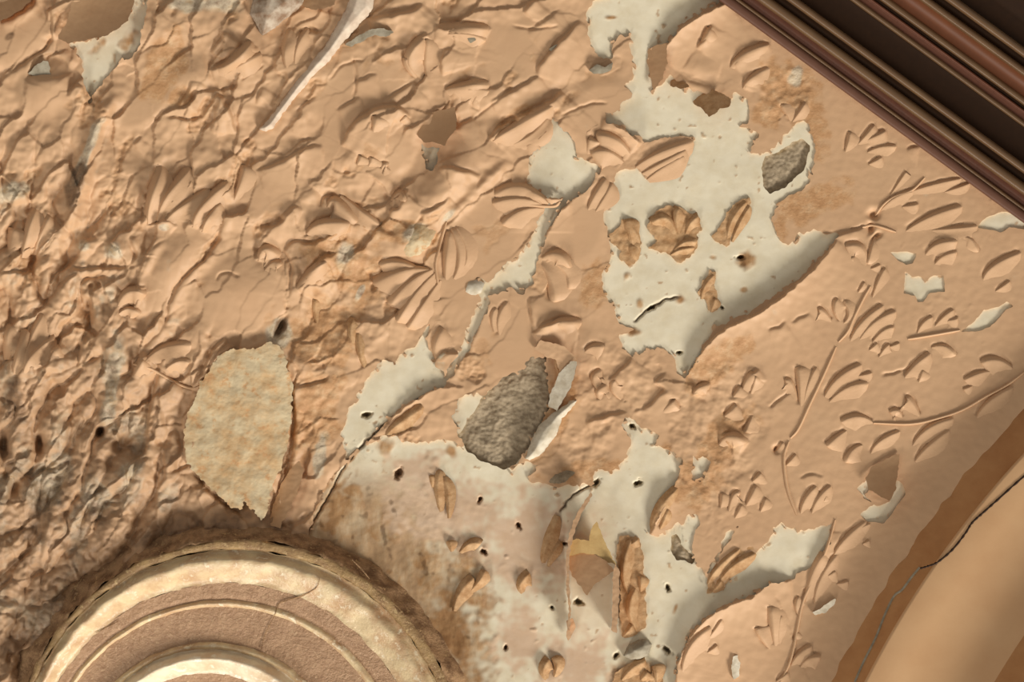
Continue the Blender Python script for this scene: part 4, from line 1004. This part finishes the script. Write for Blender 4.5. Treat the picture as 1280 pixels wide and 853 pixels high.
def stem_mesh(pts, w, hh, F):
    p = smooth_line(pts, 5)
    T = np.gradient(p, axis=0)
    T /= np.linalg.norm(T, axis=1)[:, None] + 1e-9
    Nn = np.stack([-T[:, 1], T[:, 0]], 1)
    cs = [(1, -.4), (.7, .6), (0, 1), (-.7, .6), (-1, -.4)]
    t = np.linspace(0, 1, len(p))
    tp = .45 + .55 * np.clip(np.sin(np.pi * np.clip(t * .9 + .05, 0, 1)) * 2, 0, 1)
    vv = np.array([(p[k][0] + Nn[k][0] * a * w * tp[k], p[k][1] + Nn[k][1] * a * w * tp[k], b * hh * tp[k]) for k in range(len(p)) for a, b in cs])
    h = samp(F, vv[:, 0], vv[:, 1]) + vv[:, 2] - .3
    co = at(vv[:, 0], vv[:, 1], h)
    m = len(cs)
    q = [(k * m + j, k * m + j + 1, (k + 1) * m + j + 1, (k + 1) * m + j) for k in range(len(p) - 1) for j in range(m - 1)]
    return co, q


SG = 'moulded leaf sprigs on the ceiling'


def sprig(label, leaves, stems=(), mat=None, hh=6.5, backing=None, name='leaf_sprig', cat='leaf sprig'):
    pts = np.array([l[:2] for l in leaves] + [l[-3:-1] for l in leaves], float)
    cx, cy = pts.mean(0)
    root = thing(name, label, cat, at(np.array(cx), np.array(cy), float(samp(HS, cx, cy))), SG)
    worn = bool(mat)
    mat = M_BROWNLEAF if mat else M_LEAF
    if backing:
        for poly in backing:
            pa = np.array(poly, float)
            u = np.arange(pa[:, 0].min() - 4, pa[:, 0].max() + 4, 1.25)
            v = np.arange(pa[:, 1].min() - 4, pa[:, 1].max() + 4, 1.25)
            gu, gv = np.meshgrid(u, v)
            h = samp(H, gu, gv) + .8 * pn(gu, gv, 8, 91)
            m = -sdf(poly, gu, gv) + 2.2 * pn(gu, gv, 9, 92) + 1.4 * pn(gu, gv, 4, 93)
            link('paint_backing', clip_mesh('paint_backing', u, v, h, m, 4, mat), root)
    for l in leaves:
        if len(l) == 5:
            x0, y0, x1, y1, w = l
            mx, my = (x0 + x1) / 2, (y0 + y1) / 2
        else:
            x0, y0, mx, my, x1, y1, w = l
        # the stroke seen in the picture is the shaded upper edge: the blade lies just below it
        o = np.array([.35, .5]) * w * .1
        co, q = leaf_mesh(x0 + o[0], y0 + o[1], mx + o[0], my + o[1], x1 + o[0], y1 + o[1], w, hh / 6.5 * (.9 + .50 * w), HS, .5 if worn else 1.0)
        link('leaf', new_mesh('leaf', co, None, q, True, (mat,)), root)
    for st in stems:
        co, q = stem_mesh(st, 2.0, 2.8, HS)
        link('stem', new_mesh('stem', co, None, q, True, (mat,)), root)
    return root


for sp in SPRIGS:
    sprig(*sp)

# ---------------------------------------------------------------- dark wooden trim at the upper right
wood = N('dark_wood', .30, .5)
wood.base(wood.mix(wood.noise(5, 4, .6, (1, .2, 1)), lin(92, 50, 30), lin(66, 36, 22)))
M_WOOD = wood.m
wood2 = N('red_brown_wood', .34, .5)
wood2.base(wood2.mix(wood2.noise(6, 4, .6), lin(108, 62, 40), lin(84, 46, 28)))
M_WOOD2 = wood2.m
dark = N('black_brown_wood', .6, .15)
dark.base(dark.mix(dark.noise(8, 4, .6), lin(50, 30, 15), lin(38, 23, 12)))
M_WOOD3 = dark.m
TD = np.array([0.807, 0.590])
TN = np.array([0.590, -0.807])
T0 = np.array([898.0, 0.0])


def trim_strip(name, prof, mat, parent):
    """a moulding length with the given (distance from the lower edge, height) profile"""
    ts = np.linspace(-2200, 2800, 120)
    P = np.array([T0 + TD * t + TN * p for t in ts for p, h in prof])
    hh = np.array([h for t in ts for p, h in prof], float) + 0
    co = at(P[:, 0], P[:, 1], hh + hb(P[:, 0], P[:, 1]))
    m = len(prof)
    q = [(k * m + j, k * m + j + 1, (k + 1) * m + j + 1, (k + 1) * m + j) for k in range(len(ts) - 1) for j in range(m - 1)]
    return link(name, new_mesh(name, co, None, q, True, (mat,)), parent)


def half_round(p0, p1, h0, hgt, n=9):
    return [((p0 + p1) / 2 - (p1 - p0) / 2 * math.cos(math.pi * k / n), h0 + hgt * math.sin(math.pi * k / n)) for k in range(n + 1)]


fillet_wood = N('fillet_wood', .5, .4)
fillet_wood.base(fillet_wood.mix(fillet_wood.noise(24, 4), lin(114, 78, 60), lin(92, 60, 46)))
M_FILLET = fillet_wood.m
orange_wood = N('orange_wood', .45, .4)
orange_wood.base(orange_wood.mix(orange_wood.noise(24, 4), lin(114, 66, 38), lin(92, 52, 30)))
M_ORANGE = orange_wood.m
bead_wood_lit = N('bead_wood_lit', .38, .6)
bead_wood_lit.base(bead_wood_lit.mix(bead_wood_lit.noise(30, 3, .5), lin(118, 90, 60), lin(94, 66, 44)))  # paler than the boards: the beads' highlights are put into the colour
M_BEAD_LIT = bead_wood_lit.m
wood.b.inputs['Roughness'].default_value = .55
wood2.b.inputs['Roughness'].default_value = .5
trim = bpy.data.objects.new('trim_1', None)
C.objects.link(trim)
trim.location = Vector([float(c) for c in at(np.array(1090.), np.array(140.), 30.)])
trim['kind'] = 'structure'
trim['label'] = 'dark brown stepped wooden moulding across the upper right corner'
trim_strip('fillet', [(0, -6), (0, 13), (1.5, 16), (4, 17.5), (8, 18), (11, 17), (12.5, 13)], M_FILLET, trim)
trim_strip('bead', half_round(12, 17, 13, 4), M_BEAD_LIT, trim)
trim_strip('cove', [(16.5, 14), (18, 12), (22, 14), (27, 22), (29, 26)], M_WOOD, trim)
trim_strip('bead', half_round(28, 41, 24, 9), M_BEAD_LIT, trim)
trim_strip('cove', [(40, 26), (43, 21), (48, 24), (51, 32)], M_WOOD3, trim)
trim_strip('bead', half_round(50, 60, 30, 8), M_BEAD_LIT, trim)
trim_strip('flat_board', [(59, 32), (62, 25), (70, 22), (95, 22), (97, 26)], M_WOOD3, trim)
trim_strip('bead', half_round(97, 104, 26, 6), M_BEAD_LIT, trim)
trim_strip('cavetto', [(103, 28), (105, 26), (109, 27), (112, 29)], M_WOOD2, trim)
trim_strip('bead', half_round(111, 115, 28, 3), M_WOOD2, trim)
trim_strip('cavetto', [(114.5, 28), (116, 26), (118, 29), (120, 34)], M_WOOD3, trim)
trim_strip('bead', half_round(119, 128, 33, 6), M_BEAD_LIT, trim)
trim_strip('cavetto', [(127, 35), (131, 33), (138, 35), (145, 41), (149, 48)], M_ORANGE, trim)
trim_strip('bead', half_round(148, 158, 47, 8), M_BEAD_LIT, trim)
trim_strip('cove', [(157, 49), (160, 44), (165, 44), (168, 52)], M_WOOD3, trim)
trim_strip('bead', half_round(167, 178, 52, 9), M_BEAD_LIT, trim)
trim_strip('flat_board', [(177, 54), (180, 46), (202, 46), (206, 50), (400, 54)], M_WOOD3, trim)

# ---------------------------------------------------------------- arched trim at the lower right
def arc_strip(name, prof, mat, parent, jag=None, a0=150, a1=262, n=160):
    an = np.radians(np.linspace(a0, a1, n))
    rows = []
    for a in an:
        for j, (r, h) in enumerate(prof):
            rr = r
            if jag and j == 0:
                rr = r + jag * float(pn(np.array([a * 1240.]), np.array([3.3]), 30, 95)[0]) + .5 * jag * float(pn(np.array([a * 1240.]), np.array([9.1]), 9, 96)[0])
            rows.append((TRIM_C[0] + rr * math.cos(a), TRIM_C[1] + rr * math.sin(a), h))
    P = np.array(rows)
    co = at(P[:, 0], P[:, 1], P[:, 2] + hb(P[:, 0], P[:, 1]))
    m = len(prof)
    q = [(k * m + j, k * m + j + 1, (k + 1) * m + j + 1, (k + 1) * m + j) for k in range(n - 1) for j in range(m - 1)]
    return link(name, new_mesh(name, co, None, q, True, (mat,)), parent)


arch = bpy.data.objects.new('trim_2', None)
C.objects.link(arch)
arch.location = Vector([float(c) for c in at(np.array(1180.), np.array(700.), 30.)])
arch['kind'] = 'structure'
arch['label'] = 'tan arched plaster moulding with a brown band at the lower right corner'
arc_strip('band', [(1279, 13.4), (1270, 19), (1262, 24), (1250, 33), (1240, 42)], M_BAND, arch, jag=7)
arc_strip('face', [(1241, 41), (1240, 43.5), (1237, 44.5), (1200, 45), (1150, 45.5), (1130, 47.5), (1110, 53), (1098, 58)], M_TRIM, arch)
arc_strip('inner_band', [(1098, 58), (1085, 66), (1060, 82), (1040, 92)], M_BAND, arch)
arc_strip('inner_face', [(1040, 92), (1030, 94), (600, 94)], M_TRIM, arch)
# hairline crack filled pale along the band, then dark across the face
for pts, w, mat, nm in (([(1069, 853), (1080, 828), (1095, 798), (1107, 768), (1118, 746), (1128, 738), (1140, 722), (1150, 710)], 2.0, M_GREYCHIP, 'pale_crack'),):
    p = smooth_line(pts, 5)
    vv, T = [], np.gradient(p, axis=0)
    T /= np.linalg.norm(T, axis=1)[:, None]
    for k in range(len(p)):
        r = math.hypot(p[k][0] - TRIM_C[0], p[k][1] - TRIM_C[1])
        h = np.interp(r, [1240, 1250, 1262, 1277], [42, 33, 24, 15.5])
        for a, b in ((-1, -.8), (0, 1.4), (1, -.8)):
            vv.append((p[k][0] - T[k][1] * a * w, p[k][1] + T[k][0] * a * w, h + b))
    vv = np.array(vv)
    q = [(k * 3 + j, k * 3 + j + 1, k * 3 + j + 4, k * 3 + j + 3) for k in range(len(p) - 1) for j in range(2)]
    link(nm, new_mesh(nm, at(vv[:, 0], vv[:, 1], vv[:, 2] + hb(vv[:, 0], vv[:, 1])), None, q, True, (mat,)), arch)
p = smooth_line([(1150, 711), (1160, 708), (1172, 703), (1190, 688), (1206, 668), (1215, 654), (1228, 642), (1246, 626), (1275, 600), (1300, 580)], 6)
T = np.gradient(p, axis=0)
T /= np.linalg.norm(T, axis=1)[:, None]
vv = []
for k in range(len(p)):
    w = .45 + .5 * math.sin(k * 1.3) ** 2
    for a, b in ((-1.6, 45.1), (-1, 45.9), (1, 45.5), (1.8, 45.0)):
        vv.append((p[k][0] - T[k][1] * a * w, p[k][1] + T[k][0] * a * w, b))
vv = np.array(vv)
q = [(k * 4 + j, k * 4 + j + 1, k * 4 + j + 5, k * 4 + j + 4) for k in range(len(p) - 1) for j in range(3)]
o = link('crack', new_mesh('crack', at(vv[:, 0], vv[:, 1], vv[:, 2] + hb(vv[:, 0], vv[:, 1])), None, q, True, (M_WOOD3,)), arch)
o['label'] = 'dark crack across the tan face'

# ---------------------------------------------------------------- round medallion at the lower left
M_CREAM = med_mat('cream_gloss', lin(226, 202, 160), lin(198, 160, 120), lin(236, 220, 188), 24, .4, .30, .7)
M_OVERLIT = med_mat('overlit_gloss', lin(244, 228, 198), lin(226, 196, 160), lin(246, 236, 214), 26, .3, .28, .7)  # paler copy of the cream, overexposed light painted into the inner roll
M_PITTED = med_mat('pitted_tan', lin(190, 152, 118), lin(172, 134, 102), lin(206, 170, 134), 10, .9)
M_SOOTY = med_mat('sooty_plaster', lin(178, 142, 106), lin(122, 92, 66), lin(190, 156, 114), 14, .9, .8, .2)
M_OLIVEF = med_mat('yellowed_edge', lin(176, 144, 98), lin(150, 116, 80), lin(204, 174, 126), 14, .7)
KEY = np.array([[648, 297, 954, 306], [675, 297, 955, 280], [755, 277, 979, 224], [808, 262, 973, 165], [840, 258, 974, 134], [974, 258, 974, 0]], float)


def ring(name, prof, mat, parent, rough=1.0, n=300, label=None):
    """a ring whose profile is given as (row of the apex in the picture, height)"""
    an = np.linspace(0, 2 * math.pi, n, endpoint=False)
    vv = []
    for j, (y, h) in enumerate(prof):
        cx, cy, r = (np.interp(y, KEY[:, 0], KEY[:, k]) for k in (1, 2, 3))
        wob = rough * (1.3 * pn(np.cos(an) * 40 + 100, np.sin(an) * 40 + 100 + j * .35, 5, 97) + .8 * pn(np.cos(an) * 130 + 300, np.sin(an) * 130 + 300 + j * .8, 5, 98))
        woh = rough * (1.0 * pn(np.cos(an) * 60 + 200, np.sin(an) * 60 + 200 + j * .5, 5, 99))
        rr = np.maximum(r + wob, 0)
        mx, my = cx + rr * np.cos(an), cy + rr * np.sin(an)
        vv.append(np.stack([mx, my, h + hb(mx, my) + woh], -1))
    vv = np.stack(vv, 1).reshape(-1, 3)
    m = len(prof)
    q = [(k * m + j, k * m + j + 1, ((k + 1) % n) * m + j + 1, ((k + 1) % n) * m + j) for k in range(n) for j in range(m - 1)]
    o = link(name, new_mesh(name, at(vv[:, 0], vv[:, 1], vv[:, 2]), None, q, True, (mat,)), parent)
    if label:
        o['label'] = label
    return o


def sub(pr, n=3):
    p = smooth_line(pr, n)
    return [tuple(x) for x in p]


med = thing('ceiling_medallion', 'round stepped plaster medallion with glossy cream rings at the lower left', 'medallion', at(np.array(270.), np.array(960.), 0.0))
ring('outer_wall', sub([(648, -8), (655, 2), (660, 10), (667, 20), (673, 30), (676, 33)]), M_SOOTY, med, 3.2, label='sooty outer wall of the medallion')
ring('outer_fillet', sub([(675, 32), (678, 34), (684, 34), (687, 32)]), M_OLIVEF, med, 1.4, label='yellowed outer rim')
ring('torus', sub([(687, 32), (690, 29), (693, 31), (697, 37), (701, 40), (707, 38.5), (714, 33), (722, 25), (726, 22.5), (730, 21.5)]), M_CREAM, med, 1.5, label='glossy cream roll moulding')
ring('fillet', sub([(729, 21.5), (738, 20.5), (744, 20), (751, 18)]), M_PITTED, med, .8)
ring('bead', sub([(750, 18), (753, 21), (756, 21.5), (759, 17)]), M_CREAM, med, .7)
ring('flat_band', sub([(758, 17), (770, 16.5), (785, 16), (804, 15)]), M_PITTED, med, .6, label='flat pitted tan band')
ring('bead', sub([(803, 15), (806, 19), (809, 20), (812, 15)]), M_CREAM, med, .7)
ring('inner_torus', sub([(811, 15), (814, 16), (820, 27), (824, 31), (829, 27), (836, 17), (839, 13.5), (842, 12)]), M_OVERLIT, med, .6, label='inner roll with bright glare in its colour')
ring('centre_disc', sub([(841, 12), (850, 9), (858, 8), (890, 9), (930, 12), (973, 14)]), M_PITTED, med, .4)


def med_height(prof, u, v):
    """row of the apex and height on the medallion under a point of the picture"""
    ys = np.linspace(648, 970, 400)
    cx, cy, r = (np.interp(ys, KEY[:, 0], KEY[:, k]) for k in (1, 2, 3))
    y = ys[np.argmin(np.abs(np.hypot(u - cx, v - cy) - r))]
    return np.interp(y, [p[0] for p in prof], [p[1] for p in prof]) + float(hb(np.array(float(u)), np.array(float(v))))


MP = [(675, 33), (684, 34), (690, 29), (693, 31), (697, 37), (701, 40), (707, 38.5), (714, 33), (722, 25), (730, 21.5), (744, 20), (751, 18), (756, 21.5), (760, 17), (804, 15), (808, 20), (814, 16), (824, 31), (836, 18), (856, 8)]
for pts, w in (([(400, 722), (396, 734), (388, 740), (376, 746), (362, 750), (348, 756), (344, 768), (340, 776)], .9), ([(120, 792), (134, 784), (150, 776)], .7), ([(340, 776), (332, 792), (326, 812)], .7), ([(440, 700), (452, 712), (462, 724)], .9)):
    p = smooth_line(pts, 5)
    T = np.gradient(p, axis=0)
    T /= np.linalg.norm(T, axis=1)[:, None]
    vv = []
    for k in range(len(p)):
        tw = w * (.3 + .7 * math.sin(math.pi * (k + .5) / len(p)))
        for a in (-1, 0, 1):
            x, y = p[k][0] - T[k][1] * a * tw, p[k][1] + T[k][0] * a * tw
            vv.append((x, y, med_height(MP, x, y) + 1.3 + (.5 if a == 0 else 0)))
    vv = np.array(vv)
    q = [(k * 3 + j, k * 3 + j + 1, k * 3 + j + 4, k * 3 + j + 3) for k in range(len(p) - 1) for j in range(2)]
    link('crack', new_mesh('crack', at(vv[:, 0], vv[:, 1], vv[:, 2]), None, q, True, (M_SOOTY,)), med)
